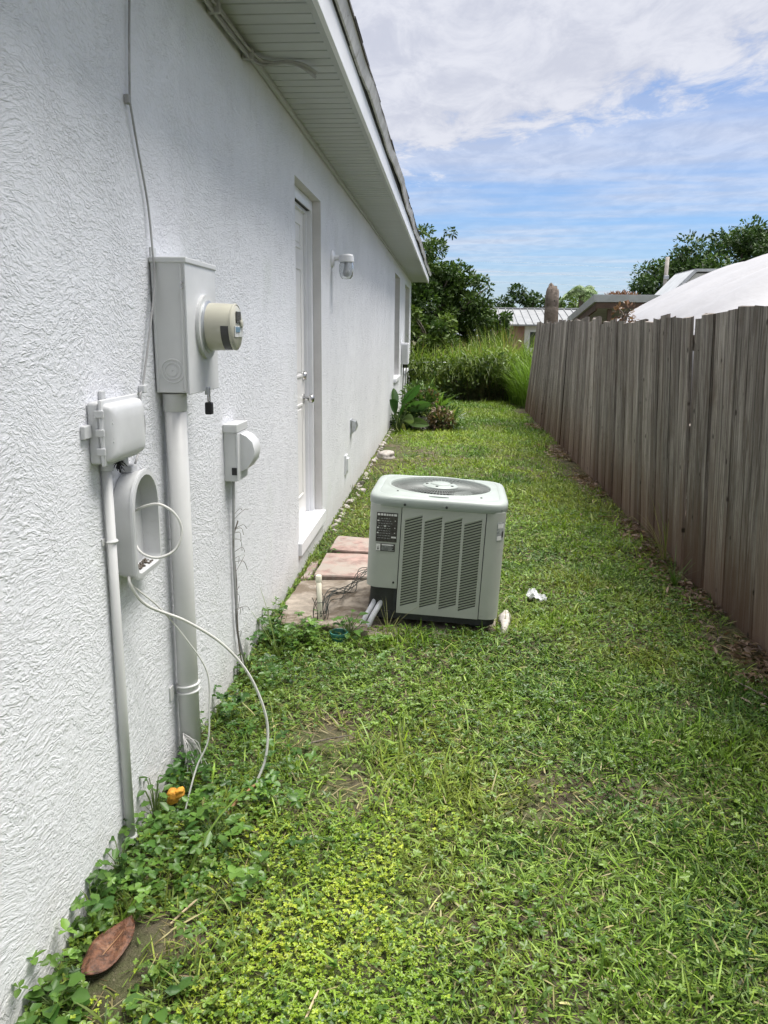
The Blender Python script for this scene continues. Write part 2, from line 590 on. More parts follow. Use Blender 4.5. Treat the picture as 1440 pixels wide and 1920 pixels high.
def vnoise(x, y, s, seed=0):
    x = np.asarray(x) * s + seed * 17.3 + 100
    y = np.asarray(y) * s + seed * 9.1 + 100
    xi, yi = np.floor(x).astype(int), np.floor(y).astype(int)
    fx, fy = x - xi, y - yi
    fx, fy = fx * fx * (3 - 2 * fx), fy * fy * (3 - 2 * fy)
    a = _tab[xi % 256, yi % 256]; b_ = _tab[(xi + 1) % 256, yi % 256]
    c = _tab[xi % 256, (yi + 1) % 256]; d = _tab[(xi + 1) % 256, (yi + 1) % 256]
    return (a * (1 - fx) + b_ * fx) * (1 - fy) + (c * (1 - fx) + d * fx) * fy


def fbm(x, y, s, seed=0, o=4):
    t = 0; a = 0.5
    for k in range(o):
        t = t + a * vnoise(x, y, s * 2 ** k, seed + k)
        a *= 0.5
    return t / (1 - 0.5 ** o)


def bump_at(x, y, cx, cy, rx, ry):
    return np.exp(-(((x - cx) / rx) ** 2 + ((y - cy) / ry) ** 2))


def gheight(x, y):
    x = np.asarray(x, dtype=float); y = np.asarray(y, dtype=float)
    near = np.clip((24 - y) / 6, 0, 1)
    h = (fbm(x, y, 2.2, 1) - 0.5) * 0.05 + (fbm(x, y, 9, 5) - 0.5) * 0.018
    h = h + 0.03 * bump_at(x, y, 0.19, 1.57, 0.10, 0.10)          # mole-hill of dirt by the wall
    h = h - 0.05 * bump_at(x, y, 2.33, 4.75, 0.12, 0.15)          # hole under the fence
    h = h * np.clip((y + 3) / 2, 0, 1) * near
    return h


# ------------------------------------------------------------------ ground
def ground():
    xs = np.concatenate((np.array([-300, -120, -50, -20, -10, -4]), np.linspace(-0.6, 3.2, 110), np.array([4, 5, 7, 10, 15, 25, 50, 120, 300])))
    ys = np.concatenate((np.array([-60, -25, -10, -4, -1]), np.linspace(0.2, 6, 150), np.linspace(6.1, 20, 110), np.array([22, 26, 32, 45, 70, 120, 220, 500])))
    X, Y = np.meshgrid(xs, ys, indexing='ij')
    Z = gheight(X, Y)
    co = np.stack((X, Y, Z), -1).reshape(-1, 3)
    ny = len(ys)
    i, j = np.meshgrid(np.arange(len(xs) - 1), np.arange(ny - 1), indexing='ij')
    q = np.stack((i * ny + j, (i + 1) * ny + j, (i + 1) * ny + j + 1, i * ny + j + 1), -1).reshape(-1)
    o = npmesh('ground', co, q, np.full(len(q) // 4, 4), 'soil', smooth=True)
    tag(o, kind='structure')


ground()

# ------------------------------------------------------------------ house
HY0, HY1 = -2.5, 18.3
ZS = 2.53                                    # soffit level
house = empty('house', (0, 0, 0), 'long white stucco house with vinyl soffit running down the left side', 'house')
DOOR = (4.53, 5.43, 0.17, 2.245)
WINS = [(12.82, 14.12, 0.69, 2.33), (15.8, 17.5, 0.69, 2.33)]


def build_house():
    ops = [DOOR] + WINS
    ycut = sorted(set([HY0, HY1] + [o[0] for o in ops] + [o[1] for o in ops]))
    zcut = sorted(set([-0.25, ZS] + [o[2] for o in ops] + [o[3] for o in ops]))
    mb = MB()
    for i in range(len(ycut) - 1):
        for j in range(len(zcut) - 1):
            ym, zm = (ycut[i] + ycut[i + 1]) / 2, (zcut[j] + zcut[j + 1]) / 2
            if any(o[0] < ym < o[1] and o[2] < zm < o[3] for o in ops):
                continue
            mb.add([(0, ycut[i], zcut[j]), (0, ycut[i + 1], zcut[j]), (0, ycut[i + 1], zcut[j + 1]), (0, ycut[i], zcut[j + 1])], [(0, 1, 2, 3)])
    # end walls and back of the house
    mb.add([(0, HY1, -.25), (-8, HY1, -.25), (-8, HY1, ZS), (0, HY1, ZS)], [(0, 1, 2, 3)])
    mb.add([(0, HY0, -.25), (0, HY0, ZS), (-8, HY0, ZS), (-8, HY0, -.25)], [(0, 1, 2, 3)])
    mb.add([(-8, HY0, -.25), (-8, HY0, ZS), (-8, HY1, ZS), (-8, HY1, -.25)], [(0, 1, 2, 3)])
    bm = bmesh.new()
    me = bpy.data.meshes.new('t')
    me.from_pydata(mb.v, [], mb.f)
    bm.from_mesh(me)
    bmesh.ops.remove_doubles(bm, verts=bm.verts[:], dist=1e-4)
    w = MB().bm(bm).build('wall', 'stucco', house)
    # reveals: the returns of the stucco into the openings
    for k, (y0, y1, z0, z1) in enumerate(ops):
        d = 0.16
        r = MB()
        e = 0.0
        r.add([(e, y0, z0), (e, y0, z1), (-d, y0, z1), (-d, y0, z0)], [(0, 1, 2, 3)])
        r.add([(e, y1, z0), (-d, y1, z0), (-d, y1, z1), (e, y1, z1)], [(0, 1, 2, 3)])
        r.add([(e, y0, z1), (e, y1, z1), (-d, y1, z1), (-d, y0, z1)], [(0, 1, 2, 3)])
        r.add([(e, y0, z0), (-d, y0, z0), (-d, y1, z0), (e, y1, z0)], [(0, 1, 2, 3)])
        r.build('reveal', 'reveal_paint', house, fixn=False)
    # door
    y0, y1, z0, z1 = DOOR
    fr = MB()
    fr.box(-0.15, -0.055, y0 + .002, y0 + .05, z0 + .03, z1 - .002)
    fr.box(-0.15, -0.055, y1 - .05, y1 - .002, z0 + .03, z1 - .002)
    fr.box(-0.15, -0.055, y0 + .05, y1 - .05, z1 - .065, z1 - .002)
    fr.box(-0.13, -0.085, y1 - .066, y1 - .05, z0 + .03, z1 - .065)
    fr.box(-0.13, -0.085, y0 + .066, y1 - .066, z1 - .085, z1 - .065)
    fr.build('door_frame', 'white_trim', house)
    MB().box(-0.14, -0.062, y0 + .052, y1 - .052, z1 - .0655, z1 - .0652).build('weather_strip', 'dark_gap', house)
    th = MB().box(-0.15, 0.022, y0 - .03, y1 + .012, z0 - .05, z0 + .03, 0.006)
    th.build('threshold', 'white_trim', house)
    door = MB().box(-0.145, -0.105, y0 + .055, y1 - .068, z0 + .035, z1 - .07, .003).build('door', 'door_paint', house)
    dw0, dw1 = y0 + .055, y1 - .068
    mid = (dw0 + dw1) / 2
    for (za, zb) in ((1.93, 2.09), (1.13, 1.82), (0.34, 0.96)):
        for (ya, yb) in ((dw0 + .11, mid - .05), (mid + .05, dw1 - .11)):
            p = MB()
            # raised moulding around each panel
            w_ = .018
            p.box(-.106, -.098, ya, yb, za, za + w_, .003); p.box(-.106, -.098, ya, yb, zb - w_, zb, .003)
            p.box(-.106, -.098, ya, ya + w_, za + w_, zb - w_, .003); p.box(-.106, -.098, yb - w_, yb, za + w_, zb - w_, .003)
            p.box(-.106, -.101, ya + .035, yb - .035, za + .035, zb - .035, .002)
            p.build('door_panel', 'door_paint', door)
    ky = dw1 - .06
    kn = MB().lathe([(.033, 0), (.033, .006), (.014, .010), (.011, .03), (.022, .038), (.028, .05), (.027, .062), (.018, .072), (.001, .075)], (-.105, ky, .985), 'x', 20)
    kn.build('door_knob', 'steel', door, autos=50)
    db = MB().lathe([(.031, 0), (.031, .012), (.026, .022), (.012, .024), (.001, .024)], (-.105, ky, 1.135), 'x', 20)
    db.build('deadbolt', 'steel', door, autos=50)
    # windows
    for (y0, y1, z0, z1) in WINS:
        wd = MB()
        f = .045
        wd.box(-.13, -.08, y0 + .002, y0 + f, z0 + .002, z1 - .002); wd.box(-.13, -.08, y1 - f, y1 - .002, z0 + .002, z1 - .002)
        wd.box(-.13, -.08, y0 + f, y1 - f, z0 + .002, z0 + f); wd.box(-.13, -.08, y0 + f, y1 - f, z1 - f, z1 - .002)
        zm = (z0 + z1) / 2
        wd.box(-.125, -.085, y0 + f, y1 - f, zm - .022, zm + .022)
        wo_ = wd.build('window', 'white_trim', house)
        for (a, c) in ((z0 + f, zm - .022), (zm + .022, z1 - f)):
            MB().box(-.110, -.104, y0 + f, y1 - f, a, c).build('pane', 'window_glass', wo_)
        MB().box(-.078, .035, y0 - .03, y1 + .03, z0 - .05, z0 + .012, .005).build('window_sill', 'white_trim', house)
    # soffit: every groove-to-groove strip is a slat
    so = MB().box(0.002, 0.355, HY0, HY1 + .35, ZS + .012, ZS + .03).build('soffit', 'soffit_vinyl', house)
    prof = [(0, 0.012), (0, 0.0065), (.003, 0.0), (.083, 0.0), (.086, .0065), (.086, .012)]
    sm = MB()
    sm.prism([(y, z) for y, z in prof], 0.012, 0.345, 'x')
    s0 = sm.build('soffit_slat', 'soffit_vinyl', so)
    s0.location = (0, 1.9, ZS)
    y = 1.9
    while y < HY1 + .20:
        y += 0.0955
        c = s0.copy()
        COL.objects.link(c)
        c.location = (0, y, ZS)
        c.parent = so
    MB().box(0.003, 0.024, HY0, HY1 + .02, ZS - .022, ZS - .001, .003).build('wall_moulding', 'soffit_vinyl', house)
    MB().box(0.332, 0.3545, HY0, HY1 + .36, ZS - .006, ZS + .004, .002).build('soffit_channel', 'soffit_vinyl', house)
    # fascia, drip edge, shingles
    fa = MB().box(.356, .376, HY0, HY1 + .37, ZS - .012, ZS + .118, .003).build('fascia', 'white_trim', house)
    # the loose upper trim waves a little along its length
    n = 70
    ys = np.linspace(HY0, HY1 + .37, n)
    rings = []
    for i, yy in enumerate(ys):
        k = 0.010 * math.sin(yy * 1.1) + 0.008 * math.sin(yy * 2.7 + 1) + .004 * math.sin(yy * 7.1)
        x0 = .390 + .6 * k
        rings.append([(x0, yy, ZS + .124 + .5 * k), (x0 + .012, yy, ZS + .124 + .5 * k), (x0 + .032, yy, ZS + .182), (x0 + .008, yy, ZS + .185)])
    MB().loft(rings).build('drip_edge', 'weathered_trim', house)
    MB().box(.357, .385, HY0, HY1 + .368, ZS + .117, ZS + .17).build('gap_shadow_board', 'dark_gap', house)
    rf = MB()
    sl = .33
    rf.add([(.42, HY0, ZS + .188), (.42, HY1 + .40, ZS + .188), (-4, HY1 + .40, ZS + .188 + 4.42 * sl), (-4, HY0, ZS + .188 + 4.42 * sl),
            (.42, HY0, ZS + .176), (.42, HY1 + .40, ZS + .176), (-4, HY1 + .40, ZS + .176 + 4.42 * sl), (-4, HY0, ZS + .176 + 4.42 * sl),
            (-8.4, HY0, ZS + .188), (-8.4, HY1 + .4, ZS + .188), (-8.4, HY0, ZS + .176), (-8.4, HY1 + .4, ZS + .176)],
           [(0, 1, 2, 3), (4, 7, 6, 5), (0, 4, 5, 1), (0, 3, 7, 4), (1, 5, 6, 2), (3, 2, 9, 8), (7, 10, 11, 6)])
    roof = rf.build('roof', 'shingle', house, fixn=False)
    # ragged tabs of the starter shingles along the eave
    t0 = None
    y = 1.5
    k = 0
    while y < HY1 + .2:
        w = random.choice((.30, .31, .33))
        mbx = MB().box(-.28, .0, 0, w - .004, 0, .006)
        if t0 is None:
            t0 = mbx.build('shingle', 'shingle', roof); o = t0
        else:
            o = t0.copy(); COL.objects.link(o); o.parent = roof
        o.location = (.420 + random.uniform(-.005, .005), y, ZS + .181 + random.uniform(0, .003))
        o.rotation_euler = (0, math.atan(sl) + random.uniform(-.03, .05), random.uniform(-.02, .02))
        y += w
    # gable end fill so that the roof is closed
    MB().add([(0.0, HY1, ZS), (-8, HY1, ZS), (-4, HY1, ZS + 1.32)], [(0, 1, 2)]).build('gable', 'stucco', house, fixn=False)


build_house()

# ------------------------------------------------------------------ fixtures on the wall
def smooth_path(pts, n=8):
    """Catmull-Rom through the points"""
    P = [Vector(p) for p in pts]
    P = [P[0] * 2 - P[1]] + P + [P[-1] * 2 - P[-2]]
    out = []
    for i in range(1, len(P) - 2):
        for k in range(n):
            t = k / n
            a, b_, c, d = P[i - 1], P[i], P[i + 1], P[i + 2]
            out.append(0.5 * ((2 * b_) + (c - a) * t + (2 * a - 5 * b_ + 4 * c - d) * t * t + (3 * b_ - a - 3 * c + d) * t ** 3))
    out.append(P[-2])
    return out


def ring_bm(cy, cz, x0, x1, r0, r1, n=28):
    rings = [[(x, cy + r * math.cos(2 * math.pi * k / n), cz + r * math.sin(2 * math.pi * k / n)) for k in range(n)]
             for x, r in ((x0, r0), (x1, r0 + .002), (x1, r1 - .002), (x0, r1))]
    return rings


def meter_box():
    X1, Y0, Y1, Z0, Z1 = .105, 2.29, 2.585, 1.238, 1.622
    t = empty('meter_box', (0, (Y0 + Y1) / 2, Z0), 'grey metal electric meter box with round beige meter on the stucco wall', 'meter box')
    body = MB().box(.004, X1 - .006, Y0, Y1, Z0 + .004, Z1 - .012, .003).build('enclosure', 'box_enamel', t)
    # flange seams on the near side
    s = MB()
    s.box(X1 - .018, X1 - .012, Y0 - .003, Y0 + .0, Z0 + .01, Z1 - .02, .001)
    s.box(.008, .014, Y0 - .003, Y0, Z0 + .01, Z1 - .02, .001)
    s.build('seam', 'box_enamel', body)
    # concentric knock-out on the near side: three embossed rings
    k = MB()
    kc = (.055, 1.305)
    n = 28
    for (ra, rb) in ((.036, .031), (.026, .021), (.016, .001)):
        rings = [[(kc[0] + r * math.cos(2 * math.pi * i / n), yy, kc[1] + r * math.sin(2 * math.pi * i / n)) for i in range(n)]
                 for r, yy in ((ra, Y0 + .001), (ra - .0012, Y0 - .0022), (rb + .0012, Y0 - .0022), (rb, Y0 + .001))]
        k.loft(rings, True, False, False)
    k.build('knockout', 'box_enamel', body, autos=60)
    # front cover with folded rim and the top cap
    cv = MB().box(X1 - .006, X1, Y0 - .002, Y1 + .002, Z0, Z1 - .014, .002)
    cv.build('front_cover', 'white_paint_glossy', t)
    MB().box(0.001, X1 + .004, Y0 - .005, Y1 + .005, Z1 - .016, Z1, .003).build('top_cap', 'box_enamel', t)
    MB().box(0.0, .006, Y0 + .01, Y0 + .05, Z1, Z1 + .028, .002).build('mounting_ear', 'box_enamel', t)
    sc = MB()
    for z in (Z1 - .07, Z0 + .3):
        sc.lathe([(.004, 0), (.004, -.003), (.001, -.004)], (X1 - .012, Y0 - .002, z), 'y', 10)
    sc.build('screw', 'steel', t)
    MB().box(X1 - .004, X1 + .010, 2.442, 2.458, Z0 - .012, Z0 + .012, .002).build('hasp', 'galv', t)
    # meter
    cy, cz = 2.455, 1.432
    MB().loft(ring_bm(cy, cz, X1 - .001, X1 + .012, .094, .075), True, False, False).build('meter_ring', 'box_enamel', t, autos=40)
    MB().lathe([(.078, .0), (.078, .016), (.072, .020)], (X1, cy, cz), 'x', 36).build('meter_collar', 'galv', t, autos=40)
    mt = MB().lathe([(.0715, .018), (.070, .06), (.0685, .088), (.066, .098), (.060, .103), (.001, .104)], (X1, cy, cz), 'x', 40).build('meter', 'meter_beige', t, autos=40)
    # window band: the clear lower front with display, dark inside
    def arc(r, a0, a1, xa, xb, th=.0012, n=16):
        q = MB()
        ra = [[(xa, cy + (r + e) * math.cos(a), cz + (r + e) * math.sin(a)) for e in (0, th)] +
              [(xb, cy + (r - .0015 + e) * math.cos(a), cz + (r - .0015 + e) * math.sin(a)) for e in (th, 0)] for a in [a0 + (a1 - a0) * i / n for i in range(n + 1)]]
        q.loft(ra)
        return q
    arc(.0692, R_(178), R_(262), X1 + .068, X1 + .099).build('dark_window', 'meter_dark', mt)
    f = X1 + .1042
    q = MB().box(f, f + .0015, cy - .045, cy + .045, cz - .030, cz + .003, .0006)
    q.build('face_plate', 'meter_label', mt)
    MB().box(f + .001, f + .003, cy - .036, cy + .012, cz - .016, cz + .000, .0005).build('display', 'lcd_blue', mt)
    MB().box(f, f + .003, cy - .026, cy + .026, cz + .012, cz + .046, .001).build('nameplate', 'meter_dark', mt)
    MB().lathe([(.0695, 0.0), (.0700, .006), (.066, .009)], (X1 + .092, cy, cz), 'x', 40, False).build('meter_rim', 'meter_beige', mt, autos=40)
    MB().lathe([(.012, 0), (.012, .006), (.004, .008)], (f, cy + .03, cz + .01), 'x', 14).build('seal_boss', 'meter_beige', mt, autos=40)


meter_box()

pd = empty('padlock', (.112, 2.45, 1.17), 'small black padlock hanging under the meter box', 'padlock')
MB().box(.100, .122, 2.438, 2.462, 1.165, 1.203, .004).build('lock_body', 'black_plastic', pd)
MB().tube(smooth_path([(.111, 2.441, 1.203), (.111, 2.441, 1.222), (.111, 2.450, 1.234), (.111, 2.459, 1.222), (.111, 2.459, 1.203)]), .0024, 6).build('shackle', 'steel', pd, smooth=True)

# main conduit
cd = empty('conduit_pipe', (.042, 2.335, 0), 'thick painted conduit pipe running from the meter box down to the ground', 'pipe')
MB().tube([(.042, 2.335, 1.238), (.042, 2.335, .6), (.042, 2.333, -.1)], .0325, 24).build('pipe', 'pipe_paint', cd, smooth=True)
MB().lathe([(.0335, -.052), (.0348, -.050), (.0348, 0)], (.042, 2.335, 1.237), 'z', 24).build('pipe_hub', 'pipe_paint', cd, autos=50)
for dz in (0, .022):
    a = MB()
    a.tube([(.042 + .0345 * math.cos(w), 2.335 + .0345 * math.sin(w), .285 + dz + .004 * math.cos(w)) for w in np.linspace(0, 2 * math.pi, 26)], .0045, 6, False)
    a.build('strap_band', 'pipe_paint', cd, smooth=True)
MB().box(.0, .006, 2.272, 2.30, .272, .318, .002).build('strap_ear', 'pipe_paint', cd)

# thin conduit under the telephone box
td = empty('thin_conduit', (.016, 1.885, 0), 'thin painted conduit below the small telephone box', 'pipe')
MB().tube([(.016, 1.885, 1.11), (.016, 1.886, .5), (.016, 1.884, .05)], .0125, 16).build('pipe', 'pipe_paint', td, smooth=True)
for z in (.90, .062):
    a = MB().tube([(.016 + .014 * math.cos(w), 1.885 + .014 * math.sin(w), z) for w in np.linspace(-1.9, 1.9, 16)], .004, 6)
    a.box(0.0, .004, 1.862, 1.876, z - .009, z + .009, .001)
    a.build('clip', 'pipe_paint', td, smooth=False)

# telephone interface box
nb = empty('telephone_box', (0, 1.94, 1.10), 'square grey plastic telephone box with ribbed lid and side tab', 'utility box')
Y0, Y1, Z0, Z1 = 1.83, 2.05, 1.103, 1.252
MB().box(.0, .030, Y0, Y1, Z0, Z1, .008, 3).build('base', 'grey_plastic', nb, autos=50)
lid = MB().box(.0305, .040, Y0 - .004, Y1 + .004, Z0 - .004, Z1 + .006, .003, 2).build('lid', 'white_paint_glossy', nb, autos=50)
# bulged cover: loft of shrinking rounded rectangles


def rrect(cy, cz, hy, hz, r, n=6):
    pts = []
    for (sy, sz, a0) in ((1, 1, 0), (-1, 1, 90), (-1, -1, 180), (1, -1, 270)):
        for k in range(n + 1):
            a = R_(a0 + 90 * k / n)
            pts.append((cy + sy * (hy - r) + r * math.cos(a), cz + sz * (hz - r) + r * math.sin(a)))
    return pts


cy, cz = (Y0 + Y1) / 2, (Z0 + Z1) / 2
rings = []
for x, k, rr in ((.040, -.004, .012), (.052, -.006, .014), (.060, -.012, .016), (.064, -.024, .018), (.0655, -.045, .02)):
    rings.append([(x, p[0], p[1]) for p in rrect(cy, cz, .11 + k, .0745 + k, rr)])
MB().loft(rings).build('cover', 'white_paint_glossy', lid, autos=50)
for z in (1.225, 1.18, 1.135):
    MB().box(.022, .044, Y0 - .0075, Y0 - .0005, z - .009, z + .009, .002).build('latch', 'grey_plastic', nb)
for z in (1.2, 1.155):
    a = MB()
    for k in range(3):
        a.box(.041, .060, Y0 + .010 + .001 * k, Y0 + .02, z + .008 * k, z + .004 + .008 * k, .001)
    a.build('ridge', 'grey_plastic', lid)
MB().box(0, .012, Y0 - .040, Y0, 1.168, 1.200, .003).build('mounting_tab', 'grey_plastic', nb)
MB().box(0, .010, 1.90, 1.925, Z1, Z1 + .022, .003).build('top_tab', 'grey_plastic', nb)
a = MB()
for k in range(22):
    p = Vector((.03, 1.925 + random.uniform(-.012, .012), 1.095))
    d = Vector((random.uniform(-.5, 1), random.uniform(-1, 1), random.uniform(-1.1, .1))).normalized()
    a.tube([p, p + d * .012 + Vector((0, 0, .004)), p + d * random.uniform(.018, .03)], .0012, 4)
a.build('cable_ends', 'black_plastic', nb)
MB().lathe([(.016, -.02), (.016, 0), (.012, .004)], (.018, 1.885, 1.102), 'z', 16).build('gland', 'grey_plastic', nb, autos=50)
MB().lathe([(.012, -.018), (.012, 0), (.01, .004)], (.030, 1.96, 1.100), 'z', 14).build('gland', 'grey_plastic', nb, autos=50)

# oval cable box without its cover
ob = empty('cable_box', (0, 2.03, .79), 'open oval plastic cable box with a rounded top and no cover', 'utility box')


def arch(cy, hy, z0, z1, n=14, r=.02):
    """outline with semicircular top and softly rounded bottom"""
    pts = [(cy - hy + r * (1 - math.cos(a)), z0 + r * (1 - math.sin(a))) for a in np.linspace(math.pi / 2, 0, 5)]
    pts = [(cy - hy, z0 + r)]
    pts = []
    for a in np.linspace(0, math.pi, n):
        pts.append((cy + hy * math.cos(a), z1 - hy + hy * math.sin(a)))
    pts += [(cy - hy, z0 + r), (cy - hy + r * .3, z0 + r * .3), (cy - hy + r, z0), (cy + hy - r, z0), (cy + hy - r * .3, z0 + r * .3), (cy + hy, z0 + r)]
    return pts


oc = 2.028
o_out = arch(oc, .088, .785, 1.052)
o_out2 = arch(oc, .093, .780, 1.057)
o_in = arch(oc, .082, .791, 1.046)
rings = [[(x, p[0], p[1]) for p in o] for x, o in ((.002, o_out), (.042, o_out2), (.057, o_out2), (.058, o_in), (.010, o_in))]
MB().loft(rings, True, True, True).build('shell', 'grey_plastic', ob, autos=45)
rings = [[(x, p[0], p[1]) for p in o] for x, o in ((.049, arch(oc, .0955, .777, 1.060)), (.056, arch(oc, .0955, .777, 1.060)), (.056, arch(oc, .090, .782, 1.054)), (.049, arch(oc, .090, .782, 1.054)))]
MB().loft(rings, True, False, False).build('rim', 'white_paint_glossy', ob, autos=45)
a = MB()
for k in range(40):
    p = Vector((.012 + random.uniform(0, .012), 1.975 + random.uniform(-.006, .03), random.uniform(.84, 1.0)))
    a.box(p.x, p.x + random.uniform(.004, .012), p.y, p.y + random.uniform(.003, .008), p.z, p.z + random.uniform(.003, .01), .001, 1)
a.build('terminals', 'grey_plastic', ob)
MB().tube(smooth_path([(.022, 1.99, .95), (.03, 1.985, .93), (.034, 1.99, .89), (.026, 2.0, .85)]), .007, 10).build('splice', 'cable_grey', ob, smooth=True)
a = MB()
for k in range(60):
    yy = random.uniform(1.97, 2.09); xx = random.uniform(.014, .042)
    a.box(xx, xx + .005, yy, yy + random.uniform(.003, .008), .7915, .7915 + random.uniform(.002, .006), .0008, 1)
a.build('debris', 'bark', ob)
MB().box(.0, .03, 2.01, 2.05, 1.052, 1.07, .004).build('top_tab', 'grey_plastic', ob)

lp = empty('cable_loop', (.05, 1.98, .8), 'loop of white cable sticking out of the open oval box', 'cable')
MB().tube(smooth_path([(.020, 2.02, .93), (.040, 1.985, .955), (.085, 1.955, .978), (.125, 1.945, .985), (.158, 1.955, .960), (.172, 1.965, .915), (.158, 1.955, .866), (.120, 1.94, .845), (.080, 1.945, .848), (.045, 1.975, .862), (.022, 2.01, .90), (.026, 2.0, .94)], 10), .0034, 8).build('loop', 'cable_white', lp, smooth=True)

lc = empty('loose_cable', (.284, 2.22, 0), 'thick white cable arching from the oval box down into the weeds', 'cable')
MB().tube(smooth_path([(.03, 1.96, .80), (.040, 1.93, .773), (.061, 1.98, .698), (.127, 2.1, .610), (.204, 2.2, .50), (.27, 2.25, .377), (.312, 2.27, .226), (.311, 2.25, .108), (.284, 2.22, .030)], 10), .0042, 8).build('sheath', 'cable_white', lc, smooth=True)
MB().tube(smooth_path([(.284, 2.22, .030), (.262, 2.18, .022), (.24, 2.12, .018), (.225, 2.05, .0)], 8), .0050, 8).build('bare_end', 'cable_brown', lc, smooth=True)

tcb = empty('thin_cable', (.109, 2.05, 0), 'thin white wire hanging from the oval box beside the thick cable', 'cable')
MB().tube(smooth_path([(.032, 1.975, .80), (.036, 1.95, .767), (.078, 2.03, .673), (.125, 2.1, .554), (.168, 2.14, .439), (.170, 2.14, .32), (.165, 2.13, .221), (.136, 2.11, .151), (.122, 2.08, .09), (.109, 2.05, .019)], 8), .0026, 6).build('wire', 'cable_white', tcb, smooth=True)

fr_ = empty('frayed_wires', (.06, 2.28, .1), 'bundle of frayed white strands at the foot of the thick conduit', 'wire')
a = MB()
for k in range(24):
    p0 = Vector((.035, 2.285, .15 + random.uniform(-.01, .01)))
    e = Vector((random.uniform(.05, .11), 2.265 + random.uniform(-.035, .05), random.uniform(.02, .09)))
    mid_ = (p0 + e) / 2 + Vector((random.uniform(-.01, .02), random.uniform(-.01, .01), random.uniform(.0, .04)))
    a.tube(smooth_path([p0, mid_, e], 4), .0008, 4)
a.build('strands', 'cable_grey2', fr_)

# outlet box with bubble cover
db_ = empty('outlet_box', (0, 3.06, .85), 'small grey weatherproof outlet box with a bulging half-round cover', 'outlet')
MB().box(.0, .048, 2.985, 3.135, .850, 1.060, .003).build('enclosure', 'box_enamel', db_)
MB().box(.0, .056, 2.978, 3.142, 1.040, 1.072, .003).build('cap', 'box_enamel', db_)
MB().box(.048, .056, 2.984, 3.136, .852, 1.038, .002).build('front_plate', 'white_paint_glossy', db_)
pr = [(.056, .885), (.082, .898), (.104, .93), (.112, .965), (.104, 1.0), (.082, 1.022), (.056, 1.034)]
a = MB()
a.loft([[(x, 3.02, z) for x, z in pr], [(x + .002, 3.028, z) for x, z in pr], [(x + .002, 3.118, z) for x, z in pr], [(x, 3.126, z) for x, z in pr]])
a.build('bubble_cover', 'white_paint_glossy', db_, autos=40)
MB().box(.030, .05, 2.982, 2.9845, .876, .905, .001).build('slot', 'black_plastic', db_)

ow = empty('outlet_wire', (.01, 3.03, 0), 'grey wire and dead vine running down from the small outlet box', 'wire')
MB().tube(smooth_path([(.022, 3.03, .852), (.018, 3.03, .7), (.012, 3.035, .55), (.014, 3.04, .35), (.012, 3.06, .2), (.03, 3.10, .04)], 6), .0055, 8).build('wire', 'cable_grey', ow, smooth=True)
a = MB()
a.tube(smooth_path([(.03, 3.06, .02), (.018, 3.04, .2), (.016, 3.05, .42), (.014, 3.03, .6), (.03, 3.05, .68)], 6), .0028, 5)
for k in range(16):
    z = random.uniform(.18, .72)
    p = Vector((.012, 3.035, z))
    e = p + Vector((random.uniform(.0, .05), random.uniform(-.03, .12), random.uniform(-.08, .07)))
    a.tube(smooth_path([p, (p + e) / 2 + Vector((.012, 0, .02)), e], 4), .0009, 4)
a.build('dead_vine', 'bark', ow)

# thin wire coming down the wall
wv = empty('wall_wire', (.01, 2.2, 1.24), 'thin grey wire tacked to the stucco above the meter box', 'wire')
MB().tube(smooth_path([(.010, 2.29, 2.52), (.010, 2.225, 2.246), (.010, 2.192, 2.02), (.012, 2.186, 1.995), (.010, 2.225, 1.90), (.010, 2.28, 1.765), (.016, 2.283, 1.64), (.020, 2.275, 1.55), (.016, 2.235, 1.43), (.010, 2.17, 1.27), (.012, 2.14, 1.24), (.02, 2.14, 1.15), (.02, 2.06, 1.07)], 8), .0033, 6).build('wire', 'cable_grey', wv, smooth=True)
MB().box(0, .014, 2.172, 2.192, 1.990, 2.012, .003).build('clip', 'cable_grey', wv)
MB().box(0, .018, 2.158, 2.182, 1.250, 1.272, .003).build('clip', 'white_paint_glossy', wv)

# cables below the soffit
ec = empty('eave_cable', (.03, 3.2, 2.49), 'grey cable bundle along the soffit corner turning across the soffit', 'cable')
for (dx, dz, r) in ((0, 0, .008), (.014, .004, .006), (.004, -.014, .006)):
    MB().tube(smooth_path([(.020 + dx, 1.6, 2.492 + dz), (.018 + dx, 2.4, 2.492 + dz), (.020 + dx, 3.2, 2.494 + dz), (.032 + dx, 3.50, 2.500 + dz), (.075 + dx, 3.59, 2.508 + dz * .5), (.14 + dx, 3.60, 2.514 + dz * .3), (.20 + dx, 3.62, 2.508 + dz * .5), (.255 + dx * .5, 3.68, 2.490 + dz)], 8), r, 7).build('cable', 'cable_grey', ec, smooth=True)
for y in (2.95, 3.42):
    MB().box(.003, .048, y, y + .02, 2.472, 2.512, .003).build('strap', 'cable_grey', ec)

